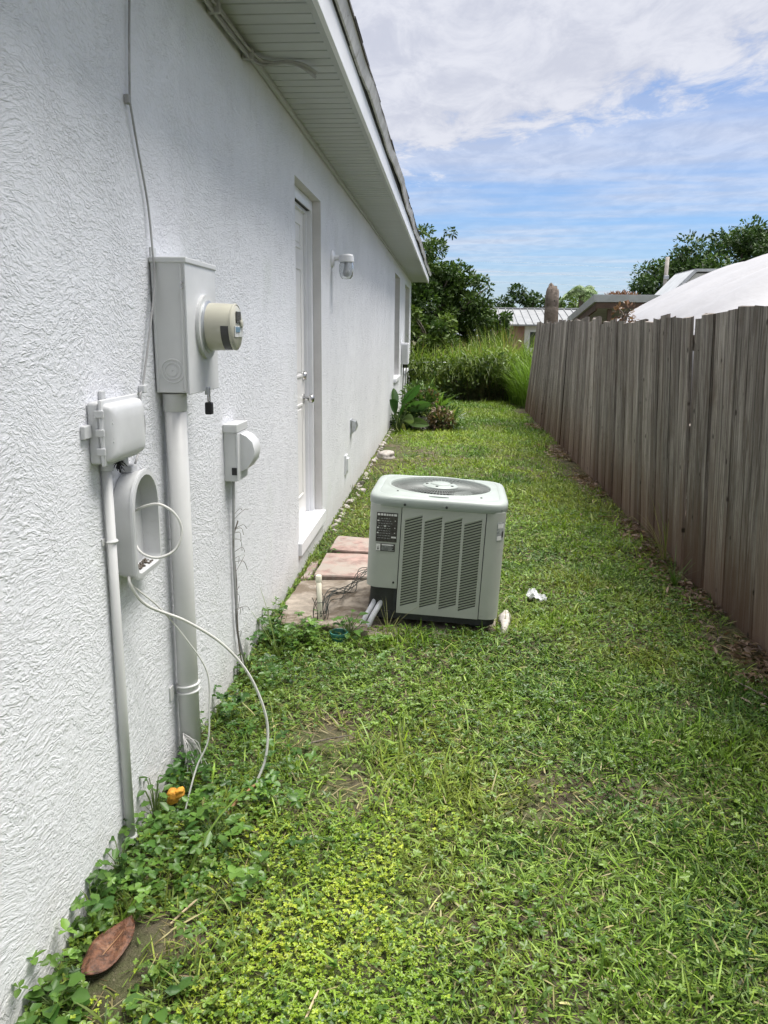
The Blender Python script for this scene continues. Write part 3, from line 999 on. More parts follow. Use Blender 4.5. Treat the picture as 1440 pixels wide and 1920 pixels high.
# porch light
wl = empty('wall_light', (0, 5.93, 1.8), 'white jelly-jar wall light beside the door', 'light')
MB().lathe([(.062, 0), (.062, .006), (.05, .016), (.03, .02)], (0, 5.93, 1.935), 'x', 24).build('back_plate', 'white_trim', wl, autos=40)
MB().tube(smooth_path([(.018, 5.93, 1.935), (.05, 5.93, 1.940), (.085, 5.93, 1.945)], 4), .018, 14).build('arm', 'white_trim', wl, smooth=True)
MB().lathe([(.001, .03), (.045, .028), (.054, .018), (.055, -.022), (.048, -.026)], (.105, 5.93, 1.935), 'z', 28).build('cap', 'white_trim', wl, autos=40)
MB().lathe([(.044, 0), (.050, -.02), (.052, -.06), (.046, -.098), (.032, -.116), (.001, -.120), (.001, -.117), (.030, -.112), (.043, -.096), (.049, -.06), (.047, -.02), (.041, 0)], (.105, 5.93, 1.912), 'z', 28, False).build('glass_jar', 'clear_glass', wl, smooth=True)
MB().lathe([(.012, 0), (.014, -.03), (.026, -.06), (.028, -.075), (.018, -.095), (.001, -.098)], (.105, 5.93, 1.908), 'z', 18).build('bulb', 'white_trim', wl, smooth=True)

# outlets farther along the wall
go = empty('wall_vent', (0, 7.1, .55), 'grey metal outlet cover on the wall past the door', 'outlet')
MB().box(0, .014, 7.03, 7.17, .53, .66, .004).build('plate', 'galv', go)
a = MB().loft([[(x, y, z) for x, z in ((.014, .545), (.045, .56), (.058, .60), (.045, .645), (.014, .655))] for y in (7.045, 7.155)])
a.build('hood', 'galv', go)
wo2 = empty('outlet_cover', (0, 6.72, .25), 'white outlet cover low on the wall near the rubble', 'outlet')
MB().box(0, .016, 6.64, 6.76, .235, .40, .004).build('plate', 'white_trim', wo2)
MB().box(.016, .030, 6.655, 6.745, .26, .375, .006).build('flap', 'white_trim', wo2)
fb = empty('junction_box', (0, 15.2, .8), 'white junction box with two short wires between the far windows', 'utility box')
MB().box(0, .13, 14.75, 15.1, .86, 1.24, .01).build('enclosure', 'white_trim', fb)
MB().box(.02, .11, 14.74, 14.752, .89, 1.21, .002).build('front_plate', 'grey_plastic', fb)
for k in (.04, .09):
    MB().tube([(k, 14.9, .87), (k, 14.9, .78), (k * .6, 14.92, .15)], .012, 8).build('wire', 'cable_grey', fb, smooth=True)
    MB().lathe([(.02, -.07), (.02, 0)], (k, 14.9, .865), 'z', 10).build('gland', 'black_plastic', fb)


# ------------------------------------------------------------------ air conditioner
def air_conditioner():
    """built around the origin (front faces -Y), then tilted and placed"""
    t = empty('air_conditioner', (0, 0, 0), 'tilted grey-green outdoor air conditioner with louvred sides standing on the lawn', 'air conditioner')
    hw, hd, rc = .322, .308, .062
    zb, zt = .035, .565                     # panel bottom / top

    def outline(hx, hy, r, n=8):
        pts = []
        for (sx, sy, a0) in ((1, -1, 270), (1, 1, 0), (-1, 1, 90), (-1, -1, 180)):
            for k in range(n + 1):
                a = R_(a0 + 90 * k / n)
                pts.append((sx * (hx - r) + r * math.cos(a), sy * (hy - r) + r * math.sin(a)))
        return pts

    # dark inside (coil) and base pan
    o = outline(hw - .02, hd - .02, rc - .02)
    MB().loft([[(x, y, z) for x, y in o] for z in (.03, .56)]).build('coil', 'ac_dark', t, autos=40)
    o = outline(hw - .012, hd - .012, rc)
    MB().loft([[(x, y, z) for x, y in o] for z in (0, .034)]).build('base_pan', 'ac_base', t, autos=40)
    for sx in (-1, 1):
        for sy in (-1, 1):
            MB().box(sx * .22 - .03, sx * .22 + .03, sy * .22 - .03, sy * .22 + .03, -.03, .0, .004).build('foot', 'ac_base', t)

    def strip(path, z0, z1, th=.006):
        """thin sheet metal following a plan path"""
        n = len(path)
        P = [Vector((p[0], p[1], 0)) for p in path]
        inn = []
        for i in range(n):
            d = (P[min(i + 1, n - 1)] - P[max(i - 1, 0)]).normalized()
            inn.append(P[i] + Vector((-d.y, d.x, 0)) * th)
        rings = []
        for i in range(n):
            a, b_ = P[i], inn[i]
            rings.append([(a.x, a.y, z0), (a.x, a.y, z1), (b_.x, b_.y, z1), (b_.x, b_.y, z0)])
        return MB().loft(rings)

    def corner(sx, sy, n=10):
        a0 = {(-1, -1): 180, (1, -1): 270, (1, 1): 0, (-1, 1): 90}[(sx, sy)]
        return [(sx * (hw - rc) + rc * math.cos(R_(a0 + 90 * k / n)), sy * (hd - rc) + rc * math.sin(R_(a0 + 90 * k / n))) for k in range(n + 1)]

    xl, xr = -.166, .226                    # limits of the louvred front panel
    # service panel: wraps the left front corner, raised at the bottom
    sp = strip([(-hw, .02), (-hw, -.1)] + corner(-1, -1) + [(xl - .004, -hd)], .155, zt).build('service_panel', 'ac_paint', t, autos=35)
    MB().box(xl - .018, xl - .005, -hd + .004, -hd + .05, .036, .153).build('valve_bracket', 'ac_base', t)
    # right front corner post
    strip([(xr + .004, -hd)] + corner(1, -1) + [(hw, -.12), (hw, -.08)], zb, zt).build('corner_panel', 'ac_paint', t, autos=35)
    strip([(hw, .12)] + corner(1, 1) + [(.1, hd)], zb, zt).build('corner_panel', 'ac_paint', t, autos=35)
    strip([(-.1, hd)] + corner(-1, 1) + [(-hw, .14), (-hw, .024)], zb, zt).build('corner_panel', 'ac_paint', t, autos=35)

    def louvre(x0, x1, place, columns, as_objects, parent):
        """panel in local (u along, w up, depth out); place maps (u, out, z) to xyz"""
        th = math.tan(R_(20))
        mw = .013
        mg = .017
        cw = ((x1 - x0) - 2 * mg - mw * (columns - 1)) / columns
        ca = [x0 + mg + k * (cw + mw) for k in range(columns)]
        ztop, zbot = zt - .062, zb + .034
        pn = MB()

        def poly(pts, d0=0.0, d1=.007):
            pn.loft([[place(u, d, z) for u, z in pts] for d in (d0, d1)])
        poly([(x0, zb), (x0 + mg, zb), (x0 + mg, zt), (x0, zt)])
        poly([(x1 - mg, zb), (x1, zb), (x1, zt), (x1 - mg, zt)])
        for k in range(columns - 1):
            poly([(ca[k] + cw, zb), (ca[k + 1], zb), (ca[k + 1], zt), (ca[k] + cw, zt)])
        for c in ca:
            poly([(c, ztop), (c + cw, ztop + cw * th), (c + cw, zt), (c, zt)])
            poly([(c, zb), (c + cw, zb), (c + cw, zbot + cw * th - .0), (c, zbot)])
        ns = 32
        pit = (ztop - zbot) / ns
        sl = MB()
        base = None
        pan = None
        if as_objects:
            pan = pn.build('louvre_panel', 'ac_paint', parent)
        for ci, c in enumerate(ca):
            for k in range(ns):
                z = zbot + pit * (k + .42)
                hs = pit * .62
                vs = [place(c - .001, .0080, z + hs), place(c - .001, .0045, z), place(c - .001, .0015, z), place(c - .001, .0050, z + hs)]
                vs += [place(c + cw + .001, .0080, z + hs + cw * th), place(c + cw + .001, .0045, z + cw * th), place(c + cw + .001, .0015, z + cw * th), place(c + cw + .001, .0050, z + hs + cw * th)]
                fs = [(0, 1, 5, 4), (1, 2, 6, 5), (2, 3, 7, 6), (3, 0, 4, 7), (0, 3, 2, 1), (4, 5, 6, 7)]
                if as_objects:
                    if base is None:
                        base = MB().add(vs, fs).build('louvre', 'ac_paint', pan)
                        bz, bc = z, c
                    else:
                        o_ = base.copy()
                        COL.objects.link(o_)
                        o_.parent = pan
                        a_, b_ = Vector(place(bc, 0, bz)), Vector(place(c, 0, z))
                        o_.location = b_ - a_
                else:
                    pn.add(vs, fs)
        if not as_objects:
            pan = pn.build('louvre_panel', 'ac_paint', parent)
        return pan

    louvre(xl, xr, lambda u, d, z: (u, -hd + .002 - d, z), 4, True, t)
    louvre(-.076, .116, lambda u, d, z: (hw - .002 + d, u, z), 2, False, t)
    louvre(-.096, .096, lambda u, d, z: (-u, hd - .002 + d, z), 2, False, t)

    # lid: rounded square lofted into the round fan opening
    N = 72

    def sq(hx, hy, r, z):
        # sample the rounded rectangle by angle so that it lofts cleanly to a circle
        out = []
        for k in range(N):
            a = 2 * math.pi * k / N
            dx_, dy_ = math.cos(a), math.sin(a)
            # march: superellipse
            e = 7.5
            s = (abs(dx_ / hx) ** e + abs(dy_ / hy) ** e) ** (-1 / e)
            out.append((dx_ * s, dy_ * s, z))
        return out

    def ci(r, z):
        return [(r * math.cos(2 * math.pi * k / N), r * math.sin(2 * math.pi * k / N), z) for k in range(N)]
    L = [sq(hw - .004, hd - .004, 0, .560), sq(hw + .008, hd + .008, 0, .560), sq(hw + .010, hd + .010, 0, .563), sq(hw + .010, hd + .010, 0, 0.5930), sq(hw + .0075, hd + .0075, 0, 0.6000),
         sq(hw + .002, hd + .002, 0, 0.6075), sq(hw - .010, hd - .010, 0, 0.6110), sq(hw - .030, hd - .030, 0, 0.6125), sq(hw - .034, hd - .034, 0, 0.6095), sq(hw - .040, hd - .040, 0, 0.6130),
         ci(.272, 0.6160), ci(.264, 0.6180), ci(.259, 0.6220), ci(.254, 0.6220), ci(.250, 0.6180), ci(.248, .590)]
    MB().loft(L, True, False, False).build('lid', 'ac_lid', t, autos=50)
    gr = MB()
    nr = 72
    for k in range(nr):
        a = 2 * math.pi * k / nr
        c, s = math.cos(a), math.sin(a)
        gr.tube([(.060 * c, .060 * s, 0.6200), (.13 * c, .13 * s, 0.6160), (.20 * c, .20 * s, 0.6090), (.251 * c, .251 * s, 0.6110)], .0013, 4, False)
    for r, z in ((.11, .6175), (.16, .6130), (.21, .6090)):
        gr.tube([(r * math.cos(a), r * math.sin(a), z - .002) for a in np.linspace(0, 2 * math.pi, 49)], .0014, 4, False)
    gr.build('fan_grille', 'ac_grille', t)
    hub = MB().lathe([(.088, 0.6150), (.088, 0.6210), (.080, 0.6260), (.052, 0.6290), (.050, 0.6330), (.046, 0.6350), (.001, 0.6360)], (0, 0, 0), 'z', 36).build('hub_cap', 'ac_lid', t, autos=40)
    for k in range(5):
        a = R_(40 + 72 * k)
        MB().lathe([(.008, 0), (.007, .004), (.001, .005)], (.068 * math.cos(a), .068 * math.sin(a), 0.6260), 'z', 10).build('screw', 'ac_dark', hub)
    fb_ = MB()
    for k in range(4):
        a = 2 * math.pi * k / 4 + .5
        pts = []
        for r in (.05, .12, .19, .225):
            for da, z in ((-.35, .53), (.35, .575)):
                pts.append((r * math.cos(a + da), r * math.sin(a + da), z))
        fb_.add(pts, [(0, 1, 3, 2), (2, 3, 5, 4), (4, 5, 7, 6)])
    fb_.build('fan_blades', 'ac_grille', t, fixn=False)
    MB().lathe([(.235, .562), (.001, .561)], (0, 0, 0), 'z', 36, False).build('fan_well', 'ac_dark', t)
    # screws on lid skirt and panels
    for (x, y, z) in [(-.155, -hd - .010, .575), (.04, -hd - .010, .576), (.292, -hd + .016, .575)]:
        MB().lathe([(.0062, 0), (.0062, -.003), (.001, -.0045)], (x, y, z), 'y', 10).build('screw', 'ac_base', t)
    for (x, y, z) in [(xl - .022, -hd - .0, .185), (.222, -hd, .545)]:
        MB().lathe([(.0055, .001), (.0055, -.003), (.001, -.0045)], (x, y, z), 'y', 10).build('screw', 'ac_base', t)
    for (x, y) in [(-.13, .235), (.17, .225), (.20, -.225), (-.20, -.2)]:
        MB().lathe([(.005, 0), (.005, .003), (.001, .004)], (x, y, .615), 'z', 10).build('screw', 'ac_base', t)
    # data plate and its rows of print
    f = -hd - .0012
    pl_ = MB().box(-.284, -.184, f - .0006, f + .002, .385, .528).build('data_plate', 'label_black', t)
    rows = MB()
    x = -0.2800
    while x < -0.1900:
        w = random.uniform(.006, .016)
        rows.box(x, min(x + w, -.170), f - .0012, f - .0006, .513, .523); x += w + .003
    for z in (.485, .45, .425):
        rows.box(-0.2800, -0.2720, f - .0012, f - .0006, z, z + .006)
        rows.box(-0.1980, -0.1940, f - .0012, f - .0006, z + .003, z + .007)
    rows.box(-0.2460, -0.2400, f - .0012, f - .0006, .458, .466)
    rows.box(-0.2110, -0.1880, f - .0012, f - .0006, .405, .413)
    rows.build('plate_print', 'label_white', pl_)
    thin = MB()
    for k in range(9):
        z = .402 + k * .012
        x = -0.2760
        while x < -0.2180:
            w = random.uniform(.004, .012)
            thin.box(x, x + w, f - .0010, f - .0006, z, z + .0022); x += w + .004
    thin.build('fine_print', 'label_grey', pl_)
    p2 = MB().box(-0.2800, -0.1900, f - .0006, f + .002, .338, .376).build('warning_label', 'label_black', t)
    q = MB().box(-0.2800, -0.2600, f - .0012, f - .0006, .340, .374)
    q.box(-0.2540, -0.1980, f - .0012, f - .0006, .367, .373)
    q.build('label_print', 'label_white', p2)
    q = MB()
    for k in range(4):
        q.box(-0.2540, -0.1980 + random.uniform(-.01, .004), f - .0011, f - .0006, .343 + k * .006, .3455 + k * .006)
    q.build('fine_print', 'label_grey', p2)
    q = MB().loft([[(-0.2745, f - .0016, .345), (-0.2705, f - .0016, .366), (-0.2665, f - .0016, .345)], [(-0.2745, f - .0011, .345), (-0.2705, f - .0011, .366), (-0.2665, f - .0011, .345)]])
    q.build('warning_triangle', 'label_black', p2)
    # small sticker on the right corner: seated on the curve
    for nm, mt, (u0, u1), (z0, z1), e in (('energy_label', 'label_grey', (.28, .80), (.43, .52), .0012), ('label_print', 'label_white', (.30, .62), (.432, .452), .002), ('label_print', 'label_black', (.64, .78), (.445, .475), .002), ('label_print', 'label_white', (.32, .74), (.49, .512), .002)):
        rg = []
        for k in range(7):
            a = R_(270 + 90 * (u0 + (u1 - u0) * k / 6) * .8)
            c_, s_ = math.cos(a), math.sin(a)
            rg.append([(hw - rc + (rc + d) * c_, -(hd - rc) + (rc + d) * s_, z) for d, z in ((0.0005, z0), (e, z0), (e, z1), (0.0005, z1))])
        MB().loft(rg).build(nm, mt, t)
    # refrigerant lines leave through the notch at the left front corner
    for (dx, r) in ((-.268, .012), (-.236, .014)):
        MB().tube(smooth_path([(dx + .03, -.20, .20), (dx + .015, -.235, .14), (dx - .01, -.28, .07), (dx - .045, -.32, .0), (dx - .07, -.34, -.07)], 6), r, 12).build('refrigerant_line', 'insulation', t, smooth=True)
    MB().box(-.29, -.17, -.24, -.20, .04, .15).build('valve_housing', 'ac_base', t)
    t.location = (.803, 3.950, .058)
    t.scale = (1, 1, .99)
    t.rotation_euler = (R_(-.5), R_(2.6), R_(-1.0))
    return t


air_conditioner()

pad = MB()
pts = [(.47, 3.55), (1.17, 3.57), (1.16, 4.33), (.49, 4.31)]
pad.loft([[(x, y, -.06) for x, y in pts], [(x, y, .020 if x < .8 else -.006) for x, y in pts], [(x + (.012 if x < .8 else -.012), y + (.012 if y < 4 else -.012), .03 if x < .8 else .004) for x, y in pts]])
o = pad.build('equipment_pad', 'concrete')
tag(o, 'thin tilted concrete pad under the air conditioner', 'pad')


def slab(name, pts, z0, z1, mat, label, tilt=(0, 0), seed=0):
    """paving slab with chipped, slightly uneven outline"""
    rd = random.Random(seed)
    out = []
    n = len(pts)
    for i in range(n):
        a, b_ = Vector(pts[i]), Vector(pts[(i + 1) % n])
        for k in range(5):
            p = a.lerp(b_, k / 5)
            out.append((p.x + rd.uniform(-.006, .006), p.y + rd.uniform(-.006, .006)))
    cx = sum(p[0] for p in out) / len(out); cy = sum(p[1] for p in out) / len(out)

    def zz(x, y, z):
        return z + (x - cx) * tilt[0] + (y - cy) * tilt[1]
    m = MB()
    m.loft([[(x, y, zz(x, y, z0)) for x, y in out], [(x, y, zz(x, y, z1 - .008)) for x, y in out],
            [(cx + (x - cx) * .975, cy + (y - cy) * .98, zz(x, y, z1)) for x, y in out]])
    o = m.build(name, mat)
    return tag(o, label, 'paving slab')


slab('paving_slab', [(.05, 3.62), (.50, 3.55), (.46, 4.33), (.055, 4.30), (.035, 4.0)], -.03, .042, 'concrete', 'large grey-brown concrete slab between the wall and the air conditioner', (.02, .0), 1)
slab('paving_slab', [(.10, 4.40), (.47, 4.385), (.46, 4.83), (.115, 4.85)], -.03, .048, 'pink_paver', 'pinkish paving slab in front of the door step, nearer one', (.01, .02), 2)
slab('paving_slab', [(.11, 4.96), (.47, 4.93), (.46, 5.26), (.125, 5.29)], -.03, .044, 'pink_paver', 'pinkish paving slab beside the door step, farther one', (-.01, .02), 3)
slab('paving_slab', [(.035, 4.38), (.088, 4.385), (.085, 4.72), (.04, 4.70)], -.03, .030, 'pink_paver', 'narrow broken piece of tan slab against the wall below the door', (.05, .02), 4)

# white pvc stub
pv = empty('pvc_stub', (.262, 3.66, 0), 'short cream plastic pipe standing upright in front of the concrete slab', 'pipe')
MB().tube([(.266, 3.66, -.05), (.258, 3.67, .12), (.252, 3.68, .262)], .0125, 16).build('pipe', 'pvc', pv, smooth=True)
MB().lathe([(.0155, -.03), (.0155, 0), (.013, .003), (.001, .003)], (.252, 3.68, .262), 'z', 16).build('cap', 'pvc', pv, autos=50)

# crumpled wire mesh lying from the stub to the air conditioner
wm = empty('wire_mesh', (.3, 3.9, 0), 'crumpled piece of black wire garden mesh on the slabs', 'wire mesh')
a = MB()
sp_ = []
for k in range(8):
    o1, o2, o3 = random.uniform(-.04, .04), random.uniform(-.05, .05), random.uniform(-.02, .05)
    sp_.append(smooth_path([(.275 + o1 * .4, 3.65, .04 + abs(o3)), (.285 + o1 * .5, 3.74, .10 + o3), (.315 + o1, 3.88 + o2, .085 + o3), (.365 + o2 * .5, 4.06, .075 + o1 * .6), (.415 + o1, 4.22 + o2, .09 + o3), (.455 + o3, 4.40, .12 + o1), (.49, 4.50 + o2, .09 + o3)], 6))
for p in sp_:
    a.tube(p, .0020, 5)
for k in range(3, len(sp_[0]), 5):
    i, j = random.sample(range(8), 2)
    a.tube([sp_[i][k], sp_[j][min(k + random.choice((-2, 0, 2)), len(sp_[0]) - 1)]], .0016, 5)
a.build('strand', 'wire_black', wm, smooth=True)
a = MB()
for k in range(9):
    x = .235 + random.uniform(0, .06)
    p = [(x, 3.65 + random.uniform(-.02, .03), 0), (x + random.uniform(-.02, .02), 3.67, .09), (x + random.uniform(-.03, .03), 3.68, random.uniform(.13, .21))]
    a.tube(smooth_path(p, 4), .0017, 5)
a.tube([(.235, 3.66, .13), (.29, 3.655, .135)], .0016, 4)
a.tube([(.235, 3.66, .075), (.295, 3.655, .08)], .0016, 4)
a.build('loose_strand', 'wire_black', wm)


# ------------------------------------------------------------------ rubble, litter and small finds
def rock_mesh(r, seed, sub=2):
    rd = random.Random(seed)
    bm = bmesh.new()
    bmesh.ops.create_icosphere(bm, subdivisions=sub, radius=1.0)
    ph = [rd.uniform(0, 6) for _ in range(6)]
    for v in bm.verts:
        c = v.co.copy()
        k = 1 + .18 * math.sin(3 * c.x + ph[0]) + .16 * math.sin(4 * c.y + ph[1]) + .14 * math.sin(5 * c.z + ph[2]) + rd.uniform(-.08, .08)
        v.co = Vector((c.x * r[0], c.y * r[1], c.z * r[2])) * k
    return MB().bm(bm)


protos = []
for k in range(5):
    o = rock_mesh((1, .75, .6), 40 + k, 1).build('stone', 'stone')
    protos.append(o)
cnt = 0
for k in range(105):
    y = 4.75 + 7.4 * ((k + random.random()) / 105)
    if DOOR[0] - .05 < y < DOOR[1] + .05:
        continue
    x = .028 + abs(random.gauss(0, .030))
    s = random.uniform(.014, .034) * (1.0 if random.random() < .85 else 1.4)
    if cnt < 5:
        o = protos[cnt]
    else:
        o = protos[random.randrange(5)].copy()
        COL.objects.link(o)
    cnt += 1
    o.location = (x, y, float(gheight(x, y)) + s * .35)
    o.scale = (s, s, s)
    o.rotation_euler = (random.uniform(0, .5), random.uniform(0, .5), random.uniform(0, 6.28))
    tag(o, 'small pale stone in the line of rubble along the foot of the wall', 'stone', 'rubble stones along the wall')

o = rock_mesh((.035, .14, .03), 90, 3).build('pale_rock', 'stone', smooth=True)
o.location = (1.165, 3.79, .012); o.rotation_euler = (0, .1, R_(-6))
tag(o, 'long pale rock lying at the right foot of the air conditioner', 'rock')
o = rock_mesh((.10, .12, .05), 91, 3).build('pale_rock', 'stone', smooth=True)
o.location = (.16, 9.1, .03)
tag(o, 'flat pale rock at the edge of the lawn near the far wall base', 'rock')

# white crumpled litter: a folded sheet
bm = bmesh.new()
bmesh.ops.create_grid(bm, x_segments=16, y_segments=9, size=1)
for v in bm.verts:
    x, y = v.co.x, v.co.y
    v.co = Vector((x * .066, y * .032 * (1 - .55 * x), .012 + .012 * math.sin(4.3 * x + 5 * y) + .012 * math.sin(8 * y + 3 * x * x) + .007 * math.sin(13 * x * y - 6 * y) + random.uniform(-.003, .003)))
bmesh.ops.solidify(bm, geom=bm.faces[:], thickness=.002)
o = MB().bm(bm).build('crumpled_litter', 'litter')
o.scale = (.8, .8, .8)
o.location = (1.365, 4.16, .032); o.rotation_euler = (.1, .25, R_(-28))
tag(o, 'crumpled piece of white plastic litter on the lawn', 'litter')

# teal plastic pot half hidden in weeds
pt = MB().lathe([(.030, 0), (.040, .065), (.044, .066), (.044, .076), (.038, .076), (.037, .06), (.028, .006), (.001, .006)], (.375, 3.50, -.028), 'z', 24, False)
o = pt.build('plastic_pot', 'teal', autos=40)
tag(o, 'small teal plastic pot half hidden in weeds in front of the slab', 'pot')

# big dead leaf
bm = bmesh.new()
bmesh.ops.create_grid(bm, x_segments=14, y_segments=8, size=1)
for v in bm.verts:
    u, w = (v.co.x + 1) / 2, v.co.y
    wd = .050 * (math.sin(math.pi * min(1, u * .97 + .015)) ** .75)
    v.co = Vector(((u - .5) * .20, w * wd, .010 + .004 * w * w + .004 * math.sin(5 * u + 2 * w) + .006 * math.sin(9 * u - 3 * w) + .012 * (u - .5) ** 2 * 4))
bmesh.ops.solidify(bm, geom=bm.faces[:], thickness=.0012)
dl = empty('dead_leaf', (.112, 1.512, .028), 'large brown dead leaf lying at the foot of the wall', 'leaf')
dl.rotation_euler = (.10, -.12, R_(72))
WL[dl.name] = Vector((0, 0, 0))
dl.scale = (.84, .84, .84)
MB().bm(bm).build('blade', 'dead_leaf', dl, smooth=True)
MB().tube([(-.115, 0, .02), (-.05, 0, .0125), (.03, 0, .0115), (.098, 0, .019)], [.0022, .002, .0015, .0006], 5).build('midrib', 'cable_brown', dl, smooth=True)

# orange piece of fruit / fungus
fr = empty('orange_fruit', (.062, 2.10, .05), 'bright orange piece of rotting fruit in the weeds by the wall', 'fruit')
WL[fr.name] = Vector((0, 0, 0))
m_ = rock_mesh((.020, .019, .024), 12, 2)
m_.build('flesh', 'orange_fruit', fr, smooth=True)
m_ = rock_mesh((.022, .014, .013), 13, 3)
m_.v = [(x + .016, y + .004, z + .010 + .35 * x) for x, y, z in m_.v]
m_.build('lobe', 'orange_fruit', fr, smooth=True)

# dry sticks on the soil
for k, (x, y, L_, a_, lab) in enumerate([(.245, 1.64, .085, 60, 'short pale dry stick lying beside the bare dirt near the dead leaf'), (.47, 2.52, .16, 20, 'thin dry twig on the bare patch before the weeds'), (.60, 1.40, .07, 75, 'pair of dry stalks in the yellow ground cover'), (2.16, 2.95, .45, 118, 'long dry straw stalk near the fence on the right edge')]):
    d = Vector((math.cos(R_(a_)), math.sin(R_(a_)), 0)) * L_ / 2
    z = float(gheight(x, y)) + .022
    c = Vector((x, y, z))
    o = MB().tube(smooth_path([c - d, c + Vector((0, .004, .006)), c + d + Vector((0, 0, .012))], 4), [.0026] * 8 + [.0015], 6).build('dry_stick', 'straw_stick' if k in (0, 2) else 'bark')
    tag(o, lab, 'stick')


# ------------------------------------------------------------------ wooden fence
def fence():
    t = empty('wooden_fence', (2.34, 3, 0), 'weathered grey wooden privacy fence of upright boards along the right side', 'fence')
    rd = random.Random(5)
    variants = []
    for k in range(10):
        w, th = 1.0, .018
        n = 9
        bow = rd.uniform(-.008, .008); tw = rd.uniform(-.010, .010); wav = rd.uniform(0, 6)
        dog = rd.choice((0, 0, 0, .004, .008))
        rings = []
        for i in range(n):
            u = i / (n - 1)
            dx = bow * .5 * math.sin(math.pi * u) + tw * .6 * u * u
            hw0 = .5 * (1 + .012 * math.sin(3 * u + wav))
            tz = 0
            pts = []
            for (sx, sy) in ((-th / 2, -1), (th / 2, -1), (th / 2, 1), (-th / 2, 1)):
                z = u
                if i == n - 1:
                    z += (rd.uniform(-.006, .004) - (dog if sy > 0 else 0))
                pts.append((sx + dx + sy * tw * .3 * u, sy * hw0, z))
            rings.append(pts)
        variants.append(MB().loft(rings))
    protos = {}
    tops = []
    # extra wedge gaps and small jumps the boards show: (y, gap)
    gaps = {5.63: .040, 4.86: .040, 7.45: .02}
    y = 1.1
    i = 0
    while y < 15.2:
        w = rd.choice((.14, .145, .15, .19, .20, .21))
        gap = rd.uniform(.005, .013)
        splay = 0.0
        for gy in list(gaps):
            if y <= gy < y + w:
                gap += gaps.pop(gy)
                splay = .9
        k = i % 10
        h = 1.545 + rd.uniform(-.034, .020) + (.045 if y > 7.5 else 0) + max(0, (y - 9) * .008)
        if 7.2 < y < 7.9:
            h -= .05
        lean = -3.0 + 8.0 * max(0, min(1, (y - 6) / 9))        # degrees away from the house
        if y < 6:
            lean = -3.0
        if k not in protos:
            o = variants[k].build('fence_board', 'weathered_wood', t)
            protos[k] = o
        else:
            o = protos[k].copy()
            COL.objects.link(o)
            o.parent = t
        yc = y + w / 2
        bx = 2.335 + rd.uniform(-.003, .003) + (.005 if i % 2 else -.002)
        foot = -.02 if 4.62 < yc < 4.80 else -.06          # the hole at the bottom of the fence
        o.location = (bx - 2.34, yc - 3, foot)
        # the mesh was built around the parent's origin offset: put local origin right
        o.scale = (1, w, h - foot)
        o.rotation_euler = (R_(rd.uniform(-.30, .30) + splay), R_(lean + rd.uniform(-.3, .3)), R_(rd.uniform(-.6, .6)))
        tops.append((yc, bx, h, lean))
        y += w + gap
        i += 1
    return t, tops


_sv = WL.get
fence_t = None


def fence_fix():
    global fence_t
    t, tops = fence()
    fence_t = t
    off = Vector(t.location)
    done = set()
    for o in t.children:
        if o.data.name in done:
            continue
        done.add(o.data.name)
        for v in o.data.vertices:           # undo the parent offset baked in by build(): boards are modelled about their own foot
            v.co += off
    # rails and posts on the neighbour's side follow the lean of the boards
    for zr in (.30, .85, 1.38):
        rings = []
        for yy, bx, h, lean in tops[::6] + [tops[-1]]:
            s, c = math.sin(R_(lean)), math.cos(R_(lean))
            x0 = bx + s * zr + .014
            rings.append([(x0, yy, zr - .045), (x0 + .038, yy, zr - .045), (x0 + .038, yy, zr + .045), (x0, yy, zr + .045)])
        MB().loft(rings).build('fence_rail', 'weathered_wood', t)
    for yy, bx, h, lean in tops[::15]:
        s = math.sin(R_(lean))
        x0 = bx + .056
        MB().loft([[(x0 + s * z, yy - .045, z), (x0 + .09 + s * z, yy - .045, z), (x0 + .09 + s * z, yy + .045, z), (x0 + s * z, yy + .045, z)] for z in (-.2, h - .08)]).build('fence_post', 'weathered_wood', t)


fence_fix()


# ------------------------------------------------------------------ leaf builders
def unit(v):
    return v / np.maximum(np.linalg.norm(v, axis=-1, keepdims=True), 1e-9)


def blades(p, az, L, w, th0, curl, col, S=3, tipcol=None, roll=None):
    """grass blades: p (N,3) base, az heading, th0 lean from vertical, curl added lean to the tip"""
    N = len(p)
    hd = np.stack((np.cos(az), np.sin(az), np.zeros(N)), -1)
    sd = np.stack((-np.sin(az), np.cos(az), np.zeros(N)), -1)
    if roll is not None:
        sd = sd * np.cos(roll)[:, None] + np.array([0, 0, 1.0]) * np.sin(roll)[:, None]
    pts = [p]
    cur = p.copy()
    for s in range(S):
        a = th0 + curl * (s + .5) / S
        d = hd * np.sin(a)[:, None] + np.array([0, 0, 1.0]) * np.cos(a)[:, None]
        cur = cur + d * (L / S)[:, None]
        pts.append(cur)
    co = np.zeros((N, 2 * S + 1, 3))
    for s in range(S):
        ww = w * (0.75, 1.0, 0.8, .6, .5, .4)[s] if S > 2 else w * (0.8, 1.0)[s]
        co[:, 2 * s] = pts[s] - sd * ww[:, None] / 2
        co[:, 2 * s + 1] = pts[s] + sd * ww[:, None] / 2
    co[:, 2 * S] = pts[S]
    base = (np.arange(N) * (2 * S + 1))[:, None]
    quads = []
    for s in range(S - 1):
        quads.append(base + np.array([[2 * s, 2 * s + 1, 2 * s + 3, 2 * s + 2]]))
    tri = base + np.array([[2 * S - 2, 2 * S - 1, 2 * S]])
    loops = np.concatenate([q.ravel() for q in quads] + [tri.ravel()])
    tot = np.concatenate([np.full(N * (S - 1), 4), np.full(N, 3)])
    cc = np.repeat(col[:, None, :], 2 * S + 1, 1)
    if tipcol is not None:
        cc[:, 2 * S] = tipcol
    return co.reshape(-1, 3), loops, tot, cc.reshape(-1, 3)


